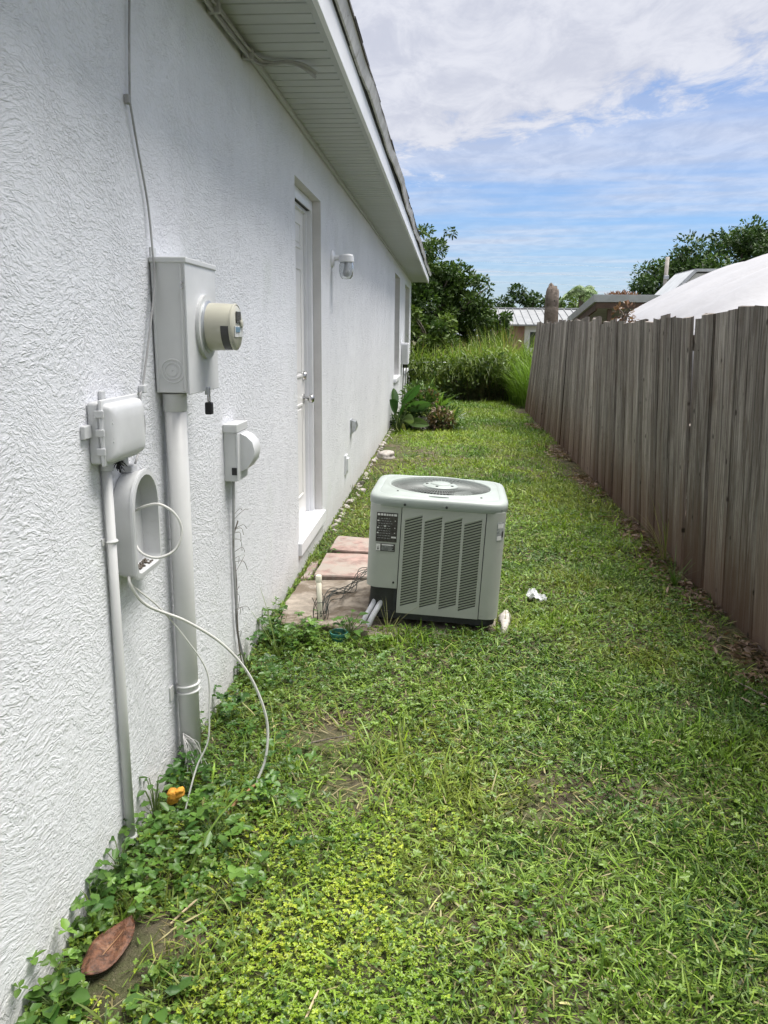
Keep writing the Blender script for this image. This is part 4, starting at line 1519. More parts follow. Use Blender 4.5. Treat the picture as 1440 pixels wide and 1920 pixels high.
def leaflets(p, ax, up, L, w, col, fold=.25, tri=False):
    """ovate leaflets folded on the midrib: p base, ax direction, up normal"""
    N = len(p)
    ax = unit(ax)
    sd = unit(np.cross(ax, up))
    nm = np.cross(sd, ax)
    co = np.zeros((N, 6, 3))
    l_, w_ = L[:, None], w[:, None]
    co[:, 0] = p
    co[:, 1] = p + ax * l_ * .38 + sd * w_ * .5 + nm * w_ * fold
    co[:, 2] = p + ax * l_ * .78 + sd * w_ * .36 + nm * w_ * fold * .6
    co[:, 3] = p + ax * l_ - nm * w_ * fold * .5
    co[:, 4] = p + ax * l_ * .78 - sd * w_ * .36 + nm * w_ * fold * .6
    co[:, 5] = p + ax * l_ * .38 - sd * w_ * .5 + nm * w_ * fold
    b_ = (np.arange(N) * 6)[:, None]
    loops = np.concatenate(((b_ + np.array([[0, 1, 2, 3]])).ravel(), (b_ + np.array([[0, 3, 4, 5]])).ravel()))
    tot = np.full(2 * N, 4)
    return co.reshape(-1, 3), loops, tot, np.repeat(col, 6, 0)


def merge(parts):
    co, lo, to, cl = [], [], [], []
    k = 0
    for c, l, t, q in parts:
        co.append(c); lo.append(l + k); to.append(t); cl.append(q)
        k += len(c)
    return np.concatenate(co), np.concatenate(lo), np.concatenate(to), np.concatenate(cl)


def lerp(a, b_, t):
    return np.asarray(a) * (1 - t)[:, None] + np.asarray(b_) * t[:, None]


# ------------------------------------------------------------------ lawn
def covered(x, y):
    """under slabs, pad, unit: nothing grows"""
    c = (x > .04) & (x < .47) & (y > 3.60) & (y < 5.30) & ~((x < .10) & (y > 4.3))
    c |= (x > .50) & (x < 1.12) & (y > 3.64) & (y < 4.26)
    c |= ((x - .114) / .055) ** 2 + ((y - 1.512) / .10) ** 2 < 1      # under the dead leaf
    return c


def bare(x, y):
    """0..1: how much the lawn is thinned to soil"""
    b_ = 1.1 * bump_at(x, y, .43, 2.58, .16, .14) + 1.0 * bump_at(x, y, .56, 2.25, .12, .16) + 1.25 * bump_at(x, y, .20, 1.57, .085, .10)
    b_ += .9 * bump_at(x, y, .15, 1.40, .09, .09) + .55 * bump_at(x, y, 1.22, 2.30, .22, .16) + .6 * bump_at(x, y, 1.60, 2.36, .16, .14) + .5 * bump_at(x, y, .82, 1.72, .11, .09)
    b_ += .9 * bump_at(x, y, .62, 9.6, .22, .5) + .55 * bump_at(x, y, .18, 7.5, .22, 2.6) + .8 * bump_at(x, y, .12, 9.8, .25, 1.3) + .5 * bump_at(x, y, .75, 3.35, .22, .08)
    b_ += .5 * bump_at(x, y, .64, 1.5, .08, .08)
    fe = np.clip((x - (2.06 + .24 * (fbm(x, y, 1.4, 9) - .5) * 2)) / .20, 0, 1.0)
    b_ += fe * (.55 + .6 * (fbm(x, y, 1.1, 12) > .46))
    b_ += 1.0 * np.clip(fbm(x, y, 3.2, 21) - .60, 0, 1) * 2.2 * np.clip((5 - y) / 3, .25, 1)
    return np.clip(b_, 0, 1.3)


def yellowcover(x, y):
    e = 1.1 * bump_at(x, y, .60, 1.48, .21, .28) + .7 * bump_at(x, y, .50, 1.22, .30, .15) + .5 * bump_at(x, y, .66, 1.85, .09, .14)
    return np.clip(e + (fbm(x, y, 6, 33) - .5) * .9, 0, 1)


def clovercover(x, y):
    e = 1.15 * np.exp(-(x / .42) ** 2) * np.clip((4.2 - y) / .6, 0, 1) + .50 * bump_at(x, y, .55, 2.9, .3, .5) + .45 * bump_at(x, y, 1.15, 3.1, .5, .45) + .3
    return np.clip(e + (fbm(x, y, 4, 41) - .5) * 1.2, 0, 1) * np.clip((7.5 - y) / 3, 0, 1)


def scatter(n, x0, x1, y0, y1):
    x = RNG.uniform(x0, x1, n); y = RNG.uniform(y0, y1, n)
    return x, y


GREEN_D = np.array((.048, .104, .014)); GREEN_M = np.array((.140, .245, .026)); GREEN_L = np.array((.245, .355, .058)); GREEN_Y = np.array((.285, .350, .048))
STRAW = np.array((.36, .325, .155)); BROWN = np.array((.15, .095, .05))


def lawn():
    parts = []
    for (ya, yb, dens, wmul, lmul) in ((.9, 2.0, 24000, 1.0, 1.0), (2.0, 3.2, 19000, 1.1, 1.0), (3.2, 5, 12500, 1.35, .95), (5, 8, 7500, 1.75, .9), (8, 12.5, 4200, 2.3, .9), (12.5, 18.2, 2600, 3.0, 1.0)):
        xr_ = 2.42 if ya < 12 else 3.2
        n = int(dens * (yb - ya) * xr_)
        x, y = scatter(n, .0, xr_, ya, yb)
        b_ = bare(x, y)
        keep = (~covered(x, y)) & (RNG.random(n) > np.clip(b_ * .98, 0, .975))
        yc = yellowcover(x, y); cc = clovercover(x, y)
        keep &= RNG.random(n) > np.clip(yc * .92 + cc * .55, 0, .94)
        keep &= RNG.random(n) < (.62 + .55 * fbm(x, y, 5, 55))
        x, y, b_ = x[keep], y[keep], b_[keep]
        n = len(x)
        tall = np.clip((fbm(x, y, 2.6, 61) - .40) * 3, 0, 1)
        L = RNG.gamma(6, 1 / 6, n) * (.036 + .026 * tall) * lmul
        L *= np.where(y > 10, 1.25, 1)
        w = RNG.uniform(.0022, .0052, n) * wmul
        wide = RNG.random(n) < .28
        w = np.where(wide, w * 1.5, w)
        th0 = np.abs(RNG.normal(.80, .42, n))
        curl = RNG.uniform(.1, 1.25, n)
        az = RNG.uniform(0, 2 * math.pi, n) + 1.2 * (fbm(x, y, 3, 71) - .5)
        p = np.stack((x, y, gheight(x, y) - .004), -1)
        # colour: patches of hue, then every blade for itself
        t1 = np.clip((fbm(x, y, 1.3, 81) - .32) * 2.4 + RNG.normal(0, .24, n), 0, 1)
        c = lerp(GREEN_D, GREEN_M, np.clip(t1 * 1.9, 0, 1))
        c = c * (1 - np.clip(t1 - .5, 0, 1)[:, None] * 1.3) + GREEN_L * np.clip(t1 - .5, 0, 1)[:, None] * 1.3
        ye = np.clip((fbm(x, y, .9, 91) - .48) * 2.2 + RNG.normal(0, .20, n), 0, .75)
        c = c * (1 - ye[:, None]) + GREEN_Y * ye[:, None]
        bl = np.clip((fbm(x, y, 4.5, 151) - .55) * 3.0 + RNG.normal(0, .12, n), 0, .6)[:, None]
        c = c * (1 - bl) + np.array((.080, .170, .052)) * bl
        ol = np.clip((fbm(x, y, 3.1, 161) - .50) * 3.5 + RNG.normal(0, .15, n), 0, .55)[:, None]
        c = c * (1 - ol) + np.array((.225, .245, .050)) * ol
        dead = RNG.random(n) < (.036 + .42 * np.clip(b_, 0, 1))
        c = np.where(dead[:, None], STRAW * RNG.uniform(.55, 1.15, n)[:, None], c)
        c = c * RNG.gamma(9, 1 / 9, n).clip(.45, 1.8)[:, None]
        far = np.clip((y - 6) / 8, 0, 1)[:, None]
        c = c * (1 - far * .25) + np.array((.150, .240, .034)) * far * .25
        th0 = np.where(dead, th0 + .7, th0)
        parts.append(blades(p, az, L, w, th0, curl, c, 3, roll=RNG.normal(0, .5, n)))
    # matted runners: short broad blades lying nearly flat between the upright ones
    for (ya, yb, dens, wm_) in ((.9, 2.2, 6200, .9), (2.2, 4.2, 4200, 1.1), (4.2, 8, 2200, 1.6)):
        n = int(dens * (yb - ya) * 2.3)
        x, y = scatter(n, .0, 2.3, ya, yb)
        b_ = bare(x, y)
        k = (~covered(x, y)) & (RNG.random(n) > np.clip(b_ * .95, 0, .97)) & (RNG.random(n) > yellowcover(x, y) * .8)
        x, y = x[k], y[k]; n = len(x)
        t1 = np.clip(fbm(x, y, 1.7, 181) * 1.1 + RNG.normal(0, .25, n), 0, 1)
        c = lerp(GREEN_D, GREEN_L, t1) * RNG.uniform(.6, 1.3, n)[:, None]
        dd = RNG.random(n) < .08
        c = np.where(dd[:, None], STRAW * RNG.uniform(.6, 1.05, n)[:, None], c)
        parts.append(blades(np.stack((x, y, gheight(x, y) + RNG.uniform(.002, .016, n)), -1), RNG.uniform(0, 6.28, n), RNG.uniform(.018, .045, n), RNG.uniform(.0028, .0058, n) * wm_, RNG.uniform(1.05, 1.5, n), RNG.uniform(-.2, .5, n), c, 3, roll=RNG.normal(0, .25, n)))
    # long coarse blades
    n = 2300
    x, y = scatter(n, .1, 2.3, .95, 4.5)
    k = (~covered(x, y)) & (bare(x, y) < .5) & (fbm(x, y, 2.2, 101) > .48)
    x, y = x[k], y[k]; n = len(x)
    c = lerp(GREEN_M, GREEN_L, RNG.random(n)) * RNG.uniform(.8, 1.25, n)[:, None]
    parts.append(blades(np.stack((x, y, gheight(x, y)), -1), RNG.uniform(0, 6.28, n), RNG.uniform(.05, .115, n), RNG.uniform(.0035, .0068, n), RNG.uniform(.5, 1.1, n), RNG.uniform(.3, 1.2, n), c, 4, roll=RNG.normal(0, .4, n)))
    o = npmesh('lawn_grass', *merge(parts)[:3], 'grass', merge(parts)[3])
    tag(o, 'patchy mown green lawn grass covering the side yard', 'grass', kind='stuff')

    # dry straw and thatch lying flat
    n = 26000
    x, y = scatter(n, .03, 2.36, 1.0, 9)
    b_ = bare(x, y)
    k = (~covered(x, y)) & (RNG.random(n) < .10 + .9 * np.clip(b_, 0, 1)) & ((y < 4.5) | (x > 1.9) | (x < .5))
    x, y = x[k], y[k]; n = len(x)
    c = lerp(STRAW, BROWN, np.clip(RNG.beta(1.2, 1.6, n) + (x > 2.0) * .15, 0, 1)) * RNG.uniform(.6, 1.2, n)[:, None]
    q = blades(np.stack((x, y, gheight(x, y) + RNG.uniform(.001, .012, n)), -1), RNG.uniform(0, 6.28, n), RNG.gamma(3, .016, n) + .012, RNG.uniform(.0014, .0038, n) * (1 + y * .08), RNG.uniform(1.25, 1.62, n), RNG.uniform(-.2, .4, n), c, 3, roll=RNG.normal(0, .4, n))
    o = npmesh('dry_thatch', *q[:3], 'grass', q[3])
    tag(o, 'dry straw and dead clippings scattered on bare soil', 'straw', kind='stuff')

    # dead leaves blown against the foot of the fence
    n = 5200
    y = RNG.uniform(1.6, 13, n); x = 2.31 - np.abs(RNG.normal(0, .10, n))
    k = (fbm(x * .3, y, 1.5, 141) > .52)
    x, y = x[k], y[k]; n = len(x)
    a = RNG.uniform(0, 6.28, n)
    L = RNG.uniform(.018, .05, n) * (1 + y * .03)
    c = lerp(np.array((.12, .075, .05)), np.array((.30, .21, .15)), RNG.random(n)) * RNG.uniform(.6, 1.2, n)[:, None]
    q = leaflets(np.stack((x, y, gheight(x, y) + RNG.uniform(.004, .03, n)), -1), np.stack((np.cos(a), np.sin(a), RNG.normal(0, .3, n)), -1), RNG.normal(0, .35, (n, 3)) + np.array((0, 0, 1.)), L, L * RNG.uniform(.25, .5, n), c, .25)
    o = npmesh('leaf_litter', *q[:3], 'leaf', q[3])
    tag(o, 'brown dead leaves lying along the foot of the wooden fence', 'dead leaves', kind='stuff')

    # small round-leaved weeds: three or four leaflets on each short stalk
    def cover(name, n, y1, fn, sizes, cols, hgt, label, cat, per=4, yb=1.0, thin=1.0):
        x, y = scatter(n, .005, 2.2, yb, y1)
        k = (~covered(x, y)) & (RNG.random(n) < fn(x, y) * thin) & (RNG.random(n) > np.clip(bare(x, y) * .93, 0, .96))
        x, y = x[k], y[k]; n = len(x)
        z = gheight(x, y) + RNG.uniform(*hgt, n)
        parts = []
        a0 = RNG.uniform(0, 6.28, n)
        hue = np.clip((fbm(x, y, 3.5, 120) - .35) * 2.2 + RNG.normal(0, .25, n), 0, 1)
        c = lerp(cols[0], cols[1], hue) * RNG.uniform(.72, 1.3, n)[:, None]
        tl = unit(np.stack((RNG.normal(0, .35, n), RNG.normal(0, .35, n), np.ones(n)), -1))
        s = RNG.uniform(*sizes, n)
        for j in range(per):
            a = a0 + j * 2 * math.pi / per + RNG.normal(0, .25, n)
            ax = np.stack((np.cos(a), np.sin(a), RNG.normal(.1, .28, n)), -1)
            L = s * RNG.uniform(.75, 1.2, n)
            parts.append(leaflets(np.stack((x, y, z), -1), ax, tl, L, L * RNG.uniform(.55, .85, n), c * RNG.uniform(.88, 1.12, n)[:, None], .18))
        q = merge(parts)
        o = npmesh(name, *q[:3], 'leaf', q[3])
        tag(o, label, cat, kind='stuff')

    cover('yellow_ground_cover', 62000, 2.3, yellowcover, (.0045, .0085), ((.16, .26, .020), (.36, .42, .038)), (.008, .034), 'yellow-green creeping ground cover in the near foreground', 'ground cover', 4)
    cover('clover_weeds', 42000, 7.0, clovercover, (.008, .016), ((.060, .125, .020), (.165, .255, .042)), (.010, .042), 'small round-leaved green weeds mixed into the lawn', 'weeds', 4, thin=.72)
    cover('wall_weeds', 10500, 3.9, lambda x, y: np.clip(1.25 * np.exp(-((x - .02) / .17) ** 2) + .45 * bump_at(x, y, .25, 2.0, .16, .35) + .9 * bump_at(x, y, .32, 3.42, .22, .12), 0, 1) * (fbm(x, y, 5, 130) > .44), (.012, .030), ((.045, .115, .020), (.135, .245, .040)), (.012, .12), 'bushy green weeds growing along the foot of the wall', 'weeds', 4)


lawn()


# ------------------------------------------------------------------ single weeds one can point at
def weed(name, loc, n, L, h, spread, label, cols, wr=.5, droop=.3, group=None, seed=0):
    rg = np.random.default_rng(seed)
    t = empty(name, loc, label, 'weed', group)
    k = np.arange(n)
    az = k * 2.4 + rg.normal(0, .3, n)
    hh = h * (k + 1) / n
    r = spread * (1 - .55 * k / n) * rg.uniform(.4, 1, n)
    p = np.stack((r * np.cos(az), r * np.sin(az), hh), -1) + np.array(loc)
    ax = np.stack((np.cos(az), np.sin(az), rg.normal(.15 - droop, .25, n)), -1)
    Ls = L * .88 * rg.uniform(.5, 1.2, n)
    c = lerp(cols[0], cols[1], rg.random(n))
    q = leaflets(p, ax, np.tile((0, 0, 1.0), (n, 1)) + rg.normal(0, .2, (n, 3)), Ls, Ls * wr, c, .2)
    npmesh('leaves', *q[:3], 'leaf', q[3], t)
    m = MB()
    for i in range(n):
        m.tube([(loc[0], loc[1], loc[2]), (loc[0] + (p[i, 0] - loc[0]) * .5, loc[1] + (p[i, 1] - loc[1]) * .5, loc[2] + hh[i] * .7), tuple(p[i])], .0014, 4)
    m.build('stem', 'cable_brown' if False else 'weed_stem', t)
    return t


plain('weed_stem', (.10, .15, .04), .6, .2, 20, 0)
G1 = (np.array((.040, .105, .020)), np.array((.100, .200, .035)))
weed('leafy_weed', (.42, 3.52, .0), 34, .055, .13, .10, 'tall leafy green weed in front of the air conditioner notch', G1, .62, .1, seed=1)
weed('leafy_weed', (.20, 3.48, .0), 34, .050, .10, .13, 'low leafy weed at the near edge of the concrete slab', G1, .6, .1, seed=2)
weed('leafy_weed', (.035, 2.02, .0), 26, .045, .16, .05, 'upright leafy weed touching the wall beside the orange fruit', G1, .6, .2, seed=3)
weed('leafy_weed', (.030, 1.78, .0), 24, .045, .12, .06, 'weed climbing the wall at the foot of the thin conduit', G1, .55, .1, seed=4)
weed('leafy_weed', (.23, 1.95, .0), 26, .060, .09, .09, 'dark broad-leaved weed between the two loose cables', G1, .45, .2, seed=5)
weed('leafy_weed', (.022, 1.62, .0), 20, .040, .10, .04, 'small weed leaning on the wall above the dead leaf', G1, .6, .1, seed=6)
weed('leafy_weed', (.06, 1.36, .0), 30, .042, .06, .07, 'round-leaved weed at the bottom left corner by the wall', G1, .85, .0, seed=7)
weed('leafy_weed', (.26, 1.40, .0), 22, .050, .035, .09, 'broad-leaved weed just right of the bare dirt mound', G1, .6, .1, seed=8)
weed('leafy_weed', (.05, 3.05, .0), 26, .040, .11, .08, 'leafy weed at the foot of the outlet wire', G1, .6, .1, seed=9)
weed('leafy_weed', (.03, 2.45, .0), 22, .028, .15, .03, 'slender small-leaved weed just behind the thick conduit', G1, .4, .2, seed=10)
weed('leafy_weed', (.12, 4.90, .03), 20, .03, .05, .06, 'tuft of small weeds in the joint between the two pink slabs', G1, .6, .1, seed=12)


def arching(name, loc, specs, label, cat='weed', mat='leaf', group=None):
    """plant of long strap leaves; specs: (az, L, w, th0, curl, col)"""
    t = empty(name, loc, label, cat, group)
    A = np.array([s[:5] for s in specs], dtype=float)
    c = np.array([s[5] for s in specs])
    q = blades(np.tile(np.array(loc), (len(specs), 1)) + RNG.normal(0, .006, (len(specs), 3)) * np.array((1, 1, 0)), A[:, 0], A[:, 1], A[:, 2], A[:, 3], A[:, 4], c, 6)
    npmesh('leaf', *q[:3], mat, q[3], t)
    return t


arching('grass_tuft', (.205, 1.78, .0), [(.75, .30, .014, .25, .95, (.17, .27, .05)), (-.6, .12, .010, .9, .8, (.22, .26, .06)), (-1.2, .10, .008, 1.1, .5, (.30, .30, .12))], 'single long pale grass blade arching up beside the cables', 'grass')
arching('grass_tuft', (.13, 3.28, .0), [(random.uniform(0, 6.28), random.uniform(.16, .36), .005, random.uniform(.05, .5), random.uniform(.1, .8), (.16, .22, .06)) for _ in range(12)], 'wispy tall grass tuft by the wall below the outlet box', 'grass')
arching('grass_tuft', (.60, 3.58, .0), [(random.uniform(0, 6.28), random.uniform(.10, .24), .005, random.uniform(.1, .7), random.uniform(.1, .8), (.30, .30, .14)) for _ in range(12)], 'dry wispy tuft against the base of the air conditioner', 'grass')
arching('grass_tuft', (2.26, 5.0, .0), [(random.uniform(1.6, 4.6), random.uniform(.25, .52), .006, random.uniform(.05, .4), random.uniform(.2, 1.2), (.26, .25, .10) if random.random() < .6 else (.12, .19, .04)) for _ in range(14)], 'tall dry grass tuft growing against the fence boards', 'grass')
arching('grass_tuft', (2.20, 4.55, .0), [(random.uniform(0, 6.28), random.uniform(.12, .30), .006, random.uniform(.1, .7), random.uniform(.2, 1.0), (.10, .18, .035)) for _ in range(24)], 'green grass tuft at the hole under the fence', 'grass')


# ------------------------------------------------------------------ planting at the far corner of the house
def paddle_plant():
    t = empty('paddle_leaf_plant', (.16, 11.9, 0), 'large paddle-leaved plant against the far end of the wall', 'plant')
    specs = [((.20, 11.85, .40), (.30, -.15, .46), .46, .20), ((.10, 11.85, .26), (-.10, -.25, .34), .34, .19), ((.22, 11.7, .18), (.35, -.5, .16), .30, .15),
             ((.12, 11.6, .10), (.05, -.6, .12), .30, .19), ((.30, 12.1, .28), (.45, .2, .22), .32, .16), ((.20, 11.7, .05), (.20, -.6, .02), .28, .18), ((.06, 12.0, .30), (-.02, .2, .5), .4, .16), ((.26, 11.95, .30), (.55, -.2, .30), .42, .19), ((.14, 11.75, .20), (.1, -.4, .40), .40, .20), ((.30, 11.8, .12), (.6, -.3, .10), .34, .15)]
    cols = [(.045, .115, .030), (.035, .085, .026), (.14, .20, .08), (.20, .23, .08), (.07, .14, .04), (.24, .26, .06), (.045, .10, .03), (.06, .13, .035), (.05, .12, .03), (.10, .17, .05)]
    for i, (b_, d, L, w) in enumerate(specs):
        d = Vector(d).normalized()
        sd = d.cross(Vector((.75, -.65, .25))).normalized()
        nm = sd.cross(d).normalized()
        rings = []
        n = 9
        co = []
        for k in range(n + 1):
            u = k / n
            ww = w * .5 * math.sin(math.pi * min(1, (u * .93 + .05))) ** .7
            c = Vector(b_) + d * L * u - Vector((0, 0, 1)) * .18 * L * u * u
            for s in (-1, -.5, 0, .5, 1):
                co.append(c + sd * ww * s + nm * abs(s) * ww * .35)
        fs = []
        for k in range(n):
            for s in range(4):
                fs.append((k * 5 + s, k * 5 + s + 1, (k + 1) * 5 + s + 1, (k + 1) * 5 + s))
        q = np.array(co)
        o = npmesh('leaf', q, np.array(fs).ravel(), np.full(len(fs), 4), 'leaf', np.tile(np.array(cols[i]), (len(q), 1)), t, True)
        mid_ = [Vector(b_) + d * L * u - Vector((0, 0, 1)) * .18 * L * u * u + nm * .003 for u in (0, .35, .7, .97)]
        MB().tube(mid_, [.008, .006, .004, .002], 5).build('midrib', 'weed_stem', o)
        MB().tube(smooth_path([(.16, 11.9, 0), ((.16 + b_[0]) / 2, (11.9 + b_[1]) / 2, b_[2] * .55), b_], 4), .011, 6).build('stalk', 'weed_stem', t)


paddle_plant()


def bush(name, loc, specs, label, cat='plant', group=None, stem=True):
    """leafy shrub: specs list of (centre offset, radii, n, leaf L, leaf w, colours)"""
    t = empty(name, loc, label, cat, group)
    parts = []
    for (c, r, n, L, w, cols) in specs:
        d = unit(RNG.normal(0, 1, (n, 3)))
        rad = RNG.uniform(.35, 1, n) ** .5
        p = np.array(loc) + np.array(c) + d * np.array(r) * rad[:, None]
        p[:, 2] = np.maximum(p[:, 2], loc[2] + .01)
        ax = d + RNG.normal(0, .5, (n, 3)) + np.array((0, 0, .1))
        Ls = L * RNG.uniform(.6, 1.3, n)
        col = lerp(cols[0], cols[1], RNG.random(n)) * RNG.uniform(.7, 1.25, n)[:, None]
        parts.append(leaflets(p, ax, RNG.normal(0, .5, (n, 3)) + np.array((0, 0, 1.)), Ls, Ls * w, col, .15))
    q = merge(parts)
    npmesh('leaves', *q[:3], 'leaf', q[3], t)
    if stem:
        m = MB()
        for k in range(7):
            e = Vector(loc) + Vector(specs[0][0]) + Vector((random.uniform(-.6, .6) * specs[0][1][0], random.uniform(-.6, .6) * specs[0][1][1], random.uniform(-.2, .5) * specs[0][1][2]))
            m.tube([tuple(loc), tuple((Vector(loc) + e) / 2 + Vector((0, 0, .05))), tuple(e)], .008, 5)
        m.build('stem', 'bark', t)
    return t


DKG = (np.array((.026, .060, .015)), np.array((.085, .150, .032)))
MDG = (np.array((.045, .100, .018)), np.array((.120, .190, .035)))
RDB = (np.array((.11, .075, .045)), np.array((.24, .17, .09)))
bush('shrub', (.48, 12.2, 0), [((0, 0, .28), (.34, .32, .27), 1100, .075, .45, DKG), ((-.05, .2, .50), (.30, .25, .17), 420, .07, .40, MDG), ((.05, 0, .44), (.25, .2, .14), 200, .06, .45, RDB), ((-.25, -.1, .12), (.22, .28, .12), 420, .06, .5, DKG), ((.3, -.25, .05), (.35, .2, .05), 260, .05, .6, MDG)], 'dark leafy shrub beside the paddle-leaved plant', 'shrub')
for kk, (lx, ly, lz, nb_, Lr, lab) in enumerate([(.72, 12.15, .18, 60, (.34, .62), 'spiky green strap-leaved clump at the right of the planting'), (.50, 12.5, .30, 40, (.35, .6), 'taller strap-leaved clump rising from the middle of the planting'), (.92, 11.95, .05, 34, (.28, .48), 'low strap-leaved clump drooping onto the lawn at the edge of the planting')]):
    arching('strap_leaf_clump', (lx, ly, lz), [(random.uniform(0, 6.28), random.uniform(*Lr), random.uniform(.030, .055), random.uniform(.15, .9), random.uniform(.6, 1.6), tuple(lerp(np.array((.045, .110, .022)), np.array((.17, .28, .05)), np.array([random.random()]))[0])) for _ in range(nb_)], lab, 'plant')
st = rock_mesh((.13, .13, .12), 77, 3).build('rotting_stump', 'bark', smooth=False)
st.location = (.78, 11.95, .08)
tag(st, 'brown rotting stump under the spiky leaves', 'stump')
bush('dry_clump', (.78, 11.85, .0), [((0, -.02, .16), (.17, .15, .13), 420, .085, .22, RDB), ((.0, -.05, .30), (.15, .12, .05), 90, .06, .4, (np.array((.26, .19, .15)), np.array((.38, .30, .24)))), ((-.28, 0, .10), (.12, .12, .08), 160, .06, .4, (np.array((.20, .19, .17)), np.array((.34, .33, .29)))), ((.1, 0, .2), (.22, .15, .16), 160, .09, .25, DKG)], 'clump of dry brown and pinkish leaves round the stump', 'plant', stem=False)


# ------------------------------------------------------------------ chain-link fence and overgrowth
def chain_link():
    Y = 17.5
    t = empty('chain_link_fence', (0, Y, 0), 'chain-link fence at the back swallowed by vines', 'fence')
    for x in (-.6, 1.06, 2.7):
        MB().lathe([(.028, -.1), (.028, .78), (.033, .785), (.033, .81), (.001, .83)], (x, Y, 0), 'z', 14).build('post', 'galv', t, autos=40)
    MB().tube([(-3, Y, .80), (4, Y, .80)], .019, 10).build('top_rail', 'galv', t, smooth=True)
    m = MB()
    s = .11
    for k in range(-6, 62):
        x0 = -3 + k * s
        m.tube([(x0, Y + .02, .02), (x0 + .77, Y + .02, .79)], .0028, 3, False)
        m.tube([(x0 + .77, Y + .024, .02), (x0, Y + .024, .79)], .0028, 3, False)
    o = m.build('wire_fabric', 'galv', t)
    tag(o, kind='stuff')


chain_link()


def tall_grass():
    parts = []
    n = 7200
    x, y = scatter(n, -1.2, 3.4, 17.55, 20.5)
    dens = fbm(x, y, 1.3, 210)
    right = np.clip((x - .2) / 1.2, .25, 1)
    k = RNG.random(n) < (.35 + .8 * dens) * right
    x, y = x[k], y[k]; n = len(x)
    hgt = .52 + .50 * fbm(x, y, 1.1, 220) + .30 * np.clip((x - 1.0), 0, 1) * (x < 2.4) - .25 * (x < .3) * (y < 18.3)
    L = hgt * RNG.uniform(.65, 1.35, n) * 1.35
    c = lerp(np.array((.070, .135, .018)), np.array((.245, .315, .055)), np.clip(fbm(x, y, 1.6, 230) * 1.0 + RNG.normal(0, .22, n), 0, 1)) * RNG.uniform(.75, 1.25, n)[:, None]
    dry = RNG.random(n) < .11
    c = np.where(dry[:, None], np.array((.36, .28, .14)), c)
    parts.append(blades(np.stack((x, y, np.zeros(n)), -1), RNG.uniform(0, 6.28, n), L, RNG.uniform(.012, .026, n), np.abs(RNG.normal(.12, .12, n)), RNG.uniform(.1, 1.5, n), c, 6))
    # skirt on the right that spills over the fence end
    n = 2600
    x, y = scatter(n, 2.02, 3.6, 15.6, 18.0)
    k = (x > 2.05 + (17.4 - y) * .22) & (RNG.random(n) < .9)
    x, y = x[k], y[k]; n = len(x)
    c = lerp(np.array((.085, .165, .02)), np.array((.20, .31, .045)), RNG.random(n)) * RNG.uniform(.75, 1.25, n)[:, None]
    parts.append(blades(np.stack((x, y, np.zeros(n)), -1), RNG.uniform(2.0, 4.6, n), RNG.uniform(.45, 1.45, n) * np.clip((x - 1.6) / .9, .35, 1), RNG.uniform(.012, .024, n), np.abs(RNG.normal(.08, .1, n)), RNG.uniform(.3, 1.8, n), c, 6))
    q = merge(parts)
    o = npmesh('tall_grass', *q[:3], 'grass', q[3])
    tag(o, 'dense tall yellow-green grass standing behind the back fence', 'tall grass', kind='stuff')
    # vine leaves hanging over the rail
    parts = []
    n = 12000
    x = RNG.uniform(-1.2, 2.9, n); z = RNG.uniform(.02, 1.25, n); y = 17.34 + RNG.normal(0, .15, n)
    cl = fbm(x, z, 3.2, 240)
    top = .62 + 1.15 * (fbm(x, z * 0, 1.7, 244) - .35)
    prob = np.where(z > .55, .02 + 1.3 * np.clip(cl - .28, 0, 1), .02 + .55 * np.clip(cl - .30, 0, 1)) * (z < top)
    prob = prob * np.where((x > 1.2) & (x < 2.2) & (z < .60), .30, 1)
    k = RNG.random(n) < prob
    x, y, z = x[k], y[k], z[k]; n = len(x)
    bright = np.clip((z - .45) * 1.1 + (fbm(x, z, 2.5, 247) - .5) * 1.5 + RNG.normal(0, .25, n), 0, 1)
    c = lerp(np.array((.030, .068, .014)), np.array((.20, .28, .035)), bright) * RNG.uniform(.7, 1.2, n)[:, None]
    ax = np.stack((RNG.normal(0, .6, n), RNG.normal(-.4, .4, n), RNG.normal(-.4, .6, n)), -1)
    L = RNG.uniform(.035, .10, n)
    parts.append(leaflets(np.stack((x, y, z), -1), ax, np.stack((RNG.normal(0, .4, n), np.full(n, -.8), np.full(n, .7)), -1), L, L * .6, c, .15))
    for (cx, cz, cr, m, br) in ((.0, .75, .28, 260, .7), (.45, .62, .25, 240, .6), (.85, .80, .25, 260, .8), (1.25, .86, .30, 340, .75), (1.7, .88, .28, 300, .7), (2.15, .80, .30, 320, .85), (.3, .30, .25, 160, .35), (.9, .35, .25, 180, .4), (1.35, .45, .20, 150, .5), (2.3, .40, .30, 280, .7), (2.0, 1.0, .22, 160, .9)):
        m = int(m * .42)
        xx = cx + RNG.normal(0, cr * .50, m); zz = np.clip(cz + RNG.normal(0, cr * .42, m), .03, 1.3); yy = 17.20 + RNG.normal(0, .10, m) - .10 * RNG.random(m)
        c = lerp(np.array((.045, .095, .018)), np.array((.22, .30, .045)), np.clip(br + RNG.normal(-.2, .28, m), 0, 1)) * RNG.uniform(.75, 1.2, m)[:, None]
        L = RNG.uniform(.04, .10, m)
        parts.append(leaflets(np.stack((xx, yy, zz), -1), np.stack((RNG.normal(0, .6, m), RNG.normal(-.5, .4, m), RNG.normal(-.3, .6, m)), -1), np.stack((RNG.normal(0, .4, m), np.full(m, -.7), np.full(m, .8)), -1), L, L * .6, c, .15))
    # long grass leaning over the rail towards the lawn
    n = 2100
    x = RNG.uniform(-.8, 2.9, n); y = 17.40 + RNG.uniform(-.10, .40, n)
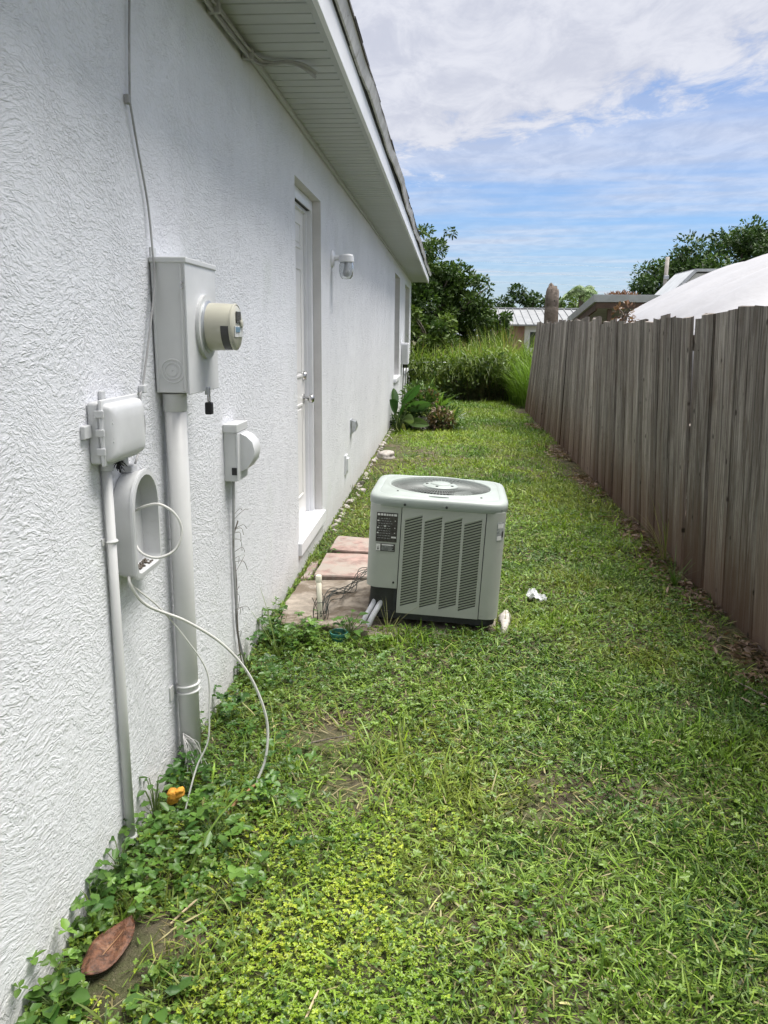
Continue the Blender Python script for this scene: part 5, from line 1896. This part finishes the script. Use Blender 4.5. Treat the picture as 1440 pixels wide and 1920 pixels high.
    kk = RNG.random(n) < np.where((x > .9), .95, .45)
    x, y = x[kk], y[kk]; n = len(x)
    c = lerp(np.array((.075, .145, .018)), np.array((.23, .31, .045)), RNG.random(n)) * RNG.uniform(.7, 1.2, n)[:, None]
    parts.append(blades(np.stack((x, y, RNG.uniform(.3, .75, n)), -1), -math.pi / 2 + RNG.normal(0, .8, n), RNG.uniform(.45, 1.1, n), RNG.uniform(.010, .022, n), np.abs(RNG.normal(.25, .2, n)), RNG.uniform(1.2, 2.6, n), c, 6))
    # green stems in front of the wire at the left
    n = 500
    x = RNG.uniform(-.2, 1.1, n); y = 17.30 + RNG.normal(0, .12, n)
    c = lerp(np.array((.06, .11, .02)), np.array((.17, .22, .05)), RNG.random(n)) * RNG.uniform(.6, 1.2, n)[:, None]
    parts.append(blades(np.stack((x, y, np.zeros(n)), -1), RNG.uniform(0, 6.28, n), RNG.uniform(.25, .85, n), RNG.uniform(.008, .018, n), np.abs(RNG.normal(.15, .15, n)), RNG.uniform(.2, 1.4, n), c, 5))
    # dry hanging stems
    n = 900
    x = RNG.uniform(.9, 2.5, n); y = 17.30 + RNG.normal(0, .10, n)
    c = lerp(np.array((.10, .085, .05)), np.array((.05, .08, .025)), RNG.random(n)) * RNG.uniform(.6, 1.4, n)[:, None]
    parts.append(blades(np.stack((x, y, np.zeros(n)), -1), RNG.uniform(0, 6.28, n), RNG.uniform(.2, .75, n), RNG.uniform(.008, .018, n), np.abs(RNG.normal(.15, .15, n)), RNG.uniform(.1, 1.2, n), c, 5))
    q = merge(parts)
    o = npmesh('vine_cover', *q[:3], 'leaf', q[3])
    tag(o, 'tangle of vines and dry stems hanging over the chain-link fence', 'vines', kind='stuff')


tall_grass()


# ------------------------------------------------------------------ trees
def tree(name, loc, crown, n_leaf, leafL, cols, label, trunk_r=.18, clumps=30, group=None, light=None, seed=0, wr=.5, trunk_h=None):
    """crown: list of (centre, radii) lobes; leaves sit in clumps scattered through the lobes"""
    rg = np.random.default_rng(seed)
    t = empty(name, loc, label, 'tree', group)
    L0 = np.array(loc)
    cen, rad, lob = [], [], []
    for li, (c, r) in enumerate(crown):
        k = max(4, int(clumps * (r[0] * r[2]) / sum(q[1][0] * q[1][2] for q in crown)))
        d = unit(rg.normal(0, 1, (k, 3)))
        rr = rg.uniform(.3, 1.0, k) ** .5
        cen.append(np.array(c) + d * np.array(r) * rr[:, None])
        rad.append(rg.uniform(.16, .34, k) * min(r))
    cen = np.concatenate(cen); rad = np.concatenate(rad)
    per = np.maximum(8, (n_leaf * rad ** 2 / np.sum(rad ** 2)).astype(int))
    P, AX, CL = [], [], []
    tone = rg.random(len(cen))
    for i in range(len(cen)):
        m = per[i]
        d = unit(rg.normal(0, 1, (m, 3)))
        p = cen[i] + d * rad[i] * (rg.uniform(.25, 1.25, m) ** .6)[:, None] * np.array((1.15, 1.15, .8))
        P.append(p)
        AX.append(d + rg.normal(0, .6, (m, 3)) + np.array((0, 0, -.25)))
        tt = np.clip(tone[i] * .7 + rg.normal(.15, .2, m), 0, 1)
        CL.append(lerp(cols[0], cols[1], tt))
    P = np.concatenate(P) + L0; AX = np.concatenate(AX); CL = np.concatenate(CL)
    n = len(P)
    Ls = leafL * rg.uniform(.6, 1.35, n)
    q = leaflets(P, AX, rg.normal(0, .6, (n, 3)) + np.array((0, 0, 1.)), Ls, Ls * wr, CL * rg.uniform(.7, 1.25, n)[:, None], .12)
    npmesh('crown', *q[:3], 'tree_leaf', q[3], t)
    # trunk and limbs to the clumps
    m = MB()
    cz = np.mean([c[2] for c, r in crown])
    th = trunk_h if trunk_h is not None else cz * .45
    top = L0 + np.array((rg.normal(0, .1), rg.normal(0, .1), th))
    m.tube([tuple(L0 - np.array((0, 0, .2))), tuple(L0 + np.array((.03, 0, th * .5))), tuple(top)], [trunk_r * 1.25, trunk_r, trunk_r * .8], 10)
    m.build('trunk', 'bark', t, smooth=True)
    m = MB()
    idx = rg.permutation(len(cen))[:min(26, len(cen))]
    for i in idx:
        e = L0 + cen[i]
        a = np.array(top)
        mid_ = a * .5 + e * .5 + rg.normal(0, .12, 3) * rad[i] * 3 + np.array((0, 0, .15))
        m.tube(smooth_path([tuple(a), tuple(mid_), tuple(e)], 3), [trunk_r * .5, trunk_r * .42, trunk_r * .35, trunk_r * .28, trunk_r * .2, trunk_r * .14, trunk_r * .08], 6)
    m.build('limbs', 'bark', t, smooth=True)
    return t


TD = (np.array((.024, .056, .013)), np.array((.095, .155, .032)))
TM = (np.array((.040, .085, .018)), np.array((.130, .190, .036)))
TO = (np.array((.022, .052, .016)), np.array((.075, .130, .034)))
# the big tree just behind the house end
tree('broadleaf_tree', (.1, 22.5, 0), [((-.5, 0, 3.0), (1.4, 1.5, .95)), ((.25, .2, 2.3), (1.35, 1.4, 1.0)), ((-.1, 0, 3.75), (.75, .8, .45)), ((.95, -.1, 2.35), (.80, .9, .80)), ((-1.4, .2, 2.5), (1.4, 1.4, 1.5)), ((.2, -.3, 1.25), (1.5, 1.1, .75)), ((1.35, 0, 1.75), (.6, .8, .7)), ((.7, .3, 1.5), (1.0, .8, .8)), ((.6, .2, 3.1), (.7, .8, .5)), ((1.25, 0, 2.6), (.6, .8, .55)), ((.15, 0, 3.95), (.75, .8, .4))],
     52000, .105, TD, 'large dark green tree behind the far end of the house', .16, 240, seed=3)
tree('broadleaf_tree', (.55, 20.4, 0), [((0, 0, 1.25), (.7, .6, .55)), ((-.55, .1, 1.65), (.55, .5, .45))], 2600, .11, TM, 'brighter green sapling in front of the large dark tree', .05, 20, seed=8)
tree('shrubby_tree', (2.0, 23.5, 0), [((.0, 0, 1.35), (.65, .6, .65)), ((.45, 0, 1.75), (.35, .4, .35)), ((.5, 0, 1.0), (.5, .5, .5))], 2600, .13, TO, 'dark bushy shrub tree left of the metal-roofed house', .06, 22, seed=9)
tree('oak_tree', (16.8, 46, 0), [((0, 0, 4.9), (5.2, 4, 2.1)), ((3.5, 0, 5.2), (4.0, 4, 2.0)), ((-2.8, 0, 4.0), (3.0, 3, 1.7)), ((1.2, 0, 6.2), (3.2, 3, 1.1)), ((-4.2, 0, 3.4), (1.9, 2, 1.3)), ((-3.0, 0, 4.6), (2.2, 2.5, 1.2))], 48000, .20, TO, 'wide dark oak crown rising behind the white canopy', .4, 420, seed=4)
tree('round_tree', (6.3, 60, 0), [((0, 0, 3.0), (2.9, 2, 1.55)), ((-2.4, 0, 2.6), (1.8, 2, 1.2)), ((1.6, 0, 2.9), (1.8, 2, 1.2))], 8000, .22, TO, 'distant dark round tree left of the broken trunk', .3, 50, seed=5)
tree('round_tree', (9.0, 52, 0), [((0, 0, 2.6), (2.2, 2, 1.1)), ((2, 0, 2.5), (1.6, 2, .9))], 3000, .26, TM, 'distant pale green tree under the palm', .25, 36, seed=6)
tree('background_tree', (-6, 40, 0), [((0, 0, 4), (4, 3, 2.6)), ((3, 0, 3), (3, 3, 2))], 4500, .32, TO, 'distant dark tree hidden behind the large tree', .3, 40, seed=13)


def palm():
    loc = (7.15, 40, 0)
    t = empty('palm_tree', loc, 'pale green palm between the broken trunk and the carport roof', 'palm')
    MB().tube([(7.15, 40, -.1), (7.2, 40, 1.7), (7.12, 40, 3.42)], [.16, .13, .12], 10).build('trunk', 'bark_grey', t, smooth=True)
    for k in range(17):
        az = 2 * math.pi * k / 17 + random.uniform(-.2, .2)
        el = random.uniform(.2, 1.3)
        d = np.array((math.cos(az), math.sin(az), 0))
        L = random.uniform(.8, 1.15)
        n = 26
        u = np.linspace(.08, 1, n)
        c = np.array(loc) + np.array((-.03, 0, 3.42)) + d * (L * u * math.cos(el * .8))[:, None] + np.array((0, 0, 1.)) * (L * (u * math.sin(el) - .75 * u * u))[:, None]
        sd = np.array((-d[1], d[0], 0))
        parts = []
        for s in (-1, 1):
            ax = sd * s + d * .5 + np.array((0, 0, -.65)) + RNG.normal(0, .12, (n, 3))
            Ls = .42 * np.sin(np.pi * np.clip(u * .85 + .12, 0, 1)) + .05
            parts.append(leaflets(c, ax, np.tile((0, 0, 1.), (n, 1)), Ls, np.full(n, .05), np.tile(np.array((.17, .25, .10)), (n, 1)) * RNG.uniform(.7, 1.3, n)[:, None], .1))
        q = merge(parts)
        f_ = npmesh('frond', *q[:3], 'leaf', q[3], t)
        MB().tube([tuple(p) for p in c[::5]], .014, 4).build('rib', 'weed_stem', f_)


palm()

# broken trunk: a dead palm snag with a jagged top
t = empty('broken_trunk', (3.55, 22, 0), 'broken dead palm trunk with a jagged tip behind the fence end', 'tree trunk')
rings = []
n = 20
prof = [(0, .20), (.8, .19), (1.6, .183), (1.95, .182), (2.10, .186), (2.13, .176), (2.16, .186), (2.35, .180), (2.48, .168), (2.56, .15)]
for z, r in prof:
    rings.append([(3.55 + r * (1 + .05 * math.sin(3 * k + z * 5)) * math.cos(2 * math.pi * k / n), 22 + r * math.sin(2 * math.pi * k / n), z + (.0 if z < 2.4 else (.07 * math.sin(k * 2.3) + .05 * math.sin(k * 4.1)))) for k in range(n)])
rings.append([(3.51 + .085 * math.cos(2 * math.pi * k / n), 22 + .075 * math.sin(2 * math.pi * k / n), 2.63 + .06 * math.sin(k * 1.7) + .04 * math.sin(k * 3.9)) for k in range(n)])
rings.append([(3.50 + .012 * math.cos(2 * math.pi * k / n), 22 + .012 * math.sin(2 * math.pi * k / n), 2.745) for k in range(n)])
MB().loft(rings).build('trunk', 'bark_grey', t, autos=50)
MB().lathe([(.030, 0), (.02, .012), (.001, .02)], (3.57, 21.822, 2.28), 'y', 8).build('knot_hole', 'dark_gap', t)


# ------------------------------------------------------------------ neighbours' buildings
def metal_roof_house():
    t = empty('metal_roof_house', (5, 42, 0), 'low distant house with a pale ribbed metal roof', 'house')
    x0, x1, ye, yr = 2.6, 12.0, 40.0, 44.0
    w = MB().box(x0 + .5, x1 - .3, ye + .4, 47.5, -.2, 1.86).build('wall', 'white_far', t)
    MB().box(x0 + .5, 4.55, ye + .35, ye + .398, .0, 1.80).build('brick_panel', 'brick_far', t)
    wnd = MB().box(4.75, 5.5, ye + .36, ye + .398, .7, 1.6).build('window', 'white_trim', t)
    MB().box(4.82, 5.43, ye + .34, ye + .358, .77, 1.53).build('pane', 'window_glass', wnd)
    r = MB()
    r.add([(x0, ye, 1.88), (x1, ye, 1.88), (x1, yr, 2.72), (x0, yr, 2.72), (x0, 48, 1.88), (x1, 48, 1.88)], [(0, 1, 2, 3), (3, 2, 5, 4)])
    r.add([(x0, ye, 1.80), (x1, ye, 1.80), (x1, yr, 2.64), (x0, yr, 2.64), (x0, 48, 1.80), (x1, 48, 1.80)], [(3, 2, 1, 0), (4, 5, 2, 3)])
    r.add([(x0, ye, 1.80), (x1, ye, 1.80), (x1, ye, 1.88), (x0, ye, 1.88)], [(0, 1, 2, 3)])
    r.add([(x0, ye, 1.80), (x0, ye, 1.88), (x0, yr, 2.72), (x0, yr, 2.64)], [(0, 1, 2, 3)])
    roof = r.build('roof', 'roof_metal', t, fixn=False)
    base = None
    x = x0 + .05
    while x < x1:
        if base is None:
            base = MB().add([(0, 0, 0), (.05, 0, 0), (.04, 0, .05), (.01, 0, .05), (0, 4, .84), (.05, 4, .84), (.04, 4, .89), (.01, 4, .89)],
                            [(0, 1, 2, 3), (4, 7, 6, 5), (0, 4, 5, 1), (1, 5, 6, 2), (2, 6, 7, 3), (3, 7, 4, 0)]).build('roof_rib', 'roof_metal', roof)
            base.location = Vector((x, ye, 1.882)); WL[base.name] = Vector((0, 0, 0))
            for v in base.data.vertices:
                v.co += Vector((5, 42, 0))
            base.location -= Vector((5, 42, 0))
        else:
            o_ = base.copy(); COL.objects.link(o_); o_.parent = roof
            o_.location = Vector((x, ye, 1.882)) - Vector((5, 42, 0))
        x += .38
    MB().box(x0, x1, yr - .15, yr + .15, 2.71, 2.78, .02).build('ridge_cap', 'roof_metal', roof)


metal_roof_house()


def carport():
    t = empty('carport', (6, 22, 0), 'low dark-edged carport roof behind the fence', 'carport')
    # flat roof plate seen edge-on, its near left corner peaked
    x0, x1, y0, y1 = 4.30, 9.0, 20.0, 24.2
    zt, dr = 2.36, .46                      # front edge height and fall towards the back
    MB().loft([[(x0, y0, zt - .17), (x1, y0, zt - .17), (x1, y1, zt - .17 - dr), (x0, y1, zt - .17 - dr)], [(x0 - .02, y0 - .02, zt - .02), (x1, y0 - .02, zt - .02), (x1, y1, zt - .02 - dr), (x0 - .02, y1, zt - .02 - dr)], [(x0 - .02, y0 - .02, zt), (x1, y0 - .02, zt), (x1, y1, zt - dr), (x0 - .02, y1, zt - dr)]]).build('roof', 'grey_far', t)
    MB().box(x0 + .05, x1, y0 + .03, y0 + .08, zt - .32, zt - .185).build('header_beam', 'brown_far', t)
    MB().loft([[(x, y0 + .085, zt - .36), (x, y1 - .1, zt - .36 - dr), (x, y1 - .1, zt - .20 - dr), (x, y0 + .085, zt - .20)] for x in (x0 + .05, x0 + .10)]).build('side_beam', 'brown_far', t)
    for (x, y, z) in ((x0 + .35, y0 + .1, zt - .33), (x1 - .1, y0 + .1, zt - .33), (x0 + .12, y1 - .25, zt - .37 - dr), (6.6, y0 + .1, zt - .33)):
        MB().box(x, x + .1, y, y + .1, -.1, z).build('post', 'brown_far', t)
    MB().box(x0 + .25, x1, 23.4, 23.5, -.1, zt - .60).build('back_wall', 'brown_far', t)


carport()


def gable_building():
    t = empty('gable_building', (9, 27, 0), 'pale grey gabled building behind the canopy', 'building')
    y0, y1 = 26.0, 28.2
    pts = [(7.35, 2.45), (8.2, 3.42), (14.0, 3.42), (14.0, 2.45)]
    # long roof slope facing left, ridge running away to the right
    MB().loft([[(7.3, y0, 2.36), (8.25, y0, 3.40), (9.2, y0, 2.36)], [(7.3, y1, 2.36), (8.25, y1, 3.40), (9.2, y1, 2.36)]], True, False, False)
    r = MB()
    a, b_, c = (7.25, 2.30), (8.30, 3.40), (13.5, 3.42)
    r.loft([[(7.25, y0, 2.30), (8.30, y0, 3.42), (8.36, y0, 3.34), (7.36, y0, 2.26)], [(7.25, y1, 2.30), (8.30, y1, 3.42), (8.36, y1, 3.34), (7.36, y1, 2.26)]])
    r.loft([[(8.28, y0, 3.42), (13.5, y0, 3.44), (13.5, y0, 3.36), (8.36, y0, 3.34)], [(8.28, y1, 3.42), (13.5, y1, 3.44), (13.5, y1, 3.36), (8.36, y1, 3.34)]])
    r.build('roof', 'grey_far', t)
    MB().loft([[(7.75, y0 + .25, -.1), (13.4, y0 + .25, -.1), (13.4, y0 + .25, 3.33), (8.40, y0 + .25, 3.30), (7.75, y0 + .25, 2.62)], [(7.75, y1 - .2, -.1), (13.4, y1 - .2, -.1), (13.4, y1 - .2, 3.33), (8.40, y1 - .2, 3.30), (7.75, y1 - .2, 2.62)]]).build('wall', 'white_far', t)
    # vent panel in the gable
    v = MB().loft([[(7.95, y0 + .2, 2.55), (8.75, y0 + .2, 2.55), (8.75, y0 + .2, 3.0), (8.42, y0 + .2, 3.05)], [(7.95, y0 + .248, 2.55), (8.75, y0 + .248, 2.55), (8.75, y0 + .248, 3.0), (8.42, y0 + .248, 3.05)]])
    v.build('gable_vent', 'ac_base', t)
    MB().box(8.9, 10.6, y0 + .18, y0 + .248, 3.12, 3.24).build('trim_board', 'brown_far', t)


gable_building()


def tent():
    t = empty('canopy_tent', (4.6, 9.5, 0), 'big white fabric canopy bulging above the fence on the right', 'canopy')
    # vaulted roof: rises from the long edge beside the fence to a ridge farther right
    nx, ny = 40, 72
    X0, X1, Y0, Y1 = 2.95, 6.6, 7.0, 12.4
    co = []
    for i in range(nx + 1):
        for j in range(ny + 1):
            u, v = i / nx, j / ny
            x = X0 + (X1 - X0) * u
            y = Y0 + (Y1 - Y0) * v
            ru = 1 - abs(2 * u - 1) ** 1.25
            rv = min(1, (1 - abs(2 * v - 1)) * 3.2) ** .6
            z = 1.47 + .92 * (ru ** .85) * (.55 + .45 * rv) * (.55 + .45 * rv)
            z -= .035 * abs(math.sin(math.pi * v * 4)) * (1 - ru) + .02 * math.sin(v * 17 + u * 5) * (1 - ru)
            z += .014 * math.sin(11 * u + 3 * v) + .018 * math.sin(25 * v - 4 * u) + .012 * math.sin(47 * v + 9 * u) - .05 * (abs(math.sin(math.pi * v * 3)) < .12) * ru ** .5
            co.append((x, y, z))
    fs = [(i * (ny + 1) + j, (i + 1) * (ny + 1) + j, (i + 1) * (ny + 1) + j + 1, i * (ny + 1) + j + 1) for i in range(nx) for j in range(ny)]
    m = MB().add(co, fs)
    o = m.build('fabric_roof', 'tarp', t, smooth=True)
    sd = o.modifiers.new('thick', 'SOLIDIFY'); sd.thickness = .01
    # scalloped side curtain below the long edge
    n = 60
    rows = []
    for k in range(n + 1):
        v = k / n
        y = Y0 + (Y1 - Y0) * v
        w = .03 * math.sin(v * 40) + .02 * math.sin(v * 97)
        rv = min(1, (1 - abs(2 * v - 1)) * 3.2) ** .6
        rows.append([(X0 + .0, y, 1.47), (X0 - .02 + w * .5, y, 1.15), (X0 + w, y, .35), (X0 + w * 1.2 + .01, y, .35), (X0 + .01, y, 1.15), (X0 + .02, y, 1.45)])
    MB().loft(rows).build('side_curtain', 'tarp', t, smooth=True)
    for (x, y) in ((X0 + .06, Y0 + .1), (X0 + .06, (Y0 + Y1) / 2), (X0 + .06, Y1 - .1), (X1 - .06, Y0 + .1), (X1 - .06, Y1 - .1)):
        MB().tube([(x, y, -.1), (x, y, 1.42)], .022, 10).build('pole', 'galv', t, smooth=True)


tent()

# utility pole with lamp
t = empty('utility_pole', (8.45, 30, 0), 'leaning wooden utility pole with a small street lamp', 'utility pole')
MB().tube([(8.38, 30, -.2), (8.44, 30, 2.8), (8.46, 30, 4.12)], [.085, .075, .065], 10).build('pole', 'pole_wood', t, smooth=True)
MB().tube(smooth_path([(8.44, 30, 2.95), (8.6, 30, 2.98), (8.78, 30, 2.96)], 4), .018, 6).build('lamp_arm', 'galv', t, smooth=True)
MB().lathe([(.04, .07), (.085, .02), (.08, -.04), (.03, -.09), (.001, -.095)], (8.86, 30, 2.95), 'z', 14).build('lamp_head', 'white_trim', t, autos=50)
MB().box(8.38, 8.54, 29.9, 30.0, 3.35, 3.5, .02).build('insulator_bracket', 'galv', t)
for k, (z, l) in enumerate(((3.45, 'upper'), (3.10, 'lower'))):
    p = [(8.45, 29.95, z), (8.05, 27, z - .05), (7.6, 23, z - .35)]
    if k == 0:
        p = [(8.45, 30, 3.45), (9.4, 31.5, 3.05), (10.4, 33, 2.9)]
    o = MB().tube(smooth_path(p, 6), .010, 5).build('service_wire', 'cable_grey')
    tag(o, 'thin %s service wire sagging from the utility pole' % l, 'wire')
# power lines far across the sky
for k, z in enumerate((7.9, 7.0, 6.1)):
    pts = [(-40 + 8 * i, 78, z - .7 * math.sin(math.pi * (i % 6) / 5)) for i in range(16)]
    o = MB().tube(smooth_path(pts, 5), .006, 4).build('power_line', 'cable_grey2')
    tag(o, '%s of three distant power lines crossing the sky' % ('highest', 'middle', 'lowest')[k], 'power line')

# reddish dead growth on the carport roof and on the fence top
bush('dead_vine_clump', (5.75, 24.0, 2.12), [((0, 0, .22), (.62, .3, .26), 1100, .10, .35, (np.array((.12, .05, .03)), np.array((.24, .12, .07))))], 'reddish brown dead vine heaped on the carport roof', 'vine', stem=True)
bush('dead_vine_clump', (2.42, 7.5, 1.50), [((0, 0, .10), (.10, .22, .12), 90, .045, .5, (np.array((.09, .045, .03)), np.array((.20, .11, .07)))), ((0, 0, -.1), (.05, .15, .2), 30, .04, .5, (np.array((.09, .05, .03)), np.array((.18, .11, .07))))], 'small reddish dead vine hanging over the fence top', 'vine', stem=True)
a = MB()
for k in range(14):
    p = Vector((2.335, random.uniform(3.9, 4.6), random.uniform(.75, 1.1)))
    e = p + Vector((-random.uniform(.0, .03), random.uniform(-.12, .12), random.uniform(-.35, .1)))
    a.tube(smooth_path([p, (p + e) / 2 + Vector((-.02, .02, 0)), e], 4), .002, 4)
o = a.build('dry_vine', 'rust')
tag(o, 'thin dry vine strands clinging to the nearest fence boards', 'vine')
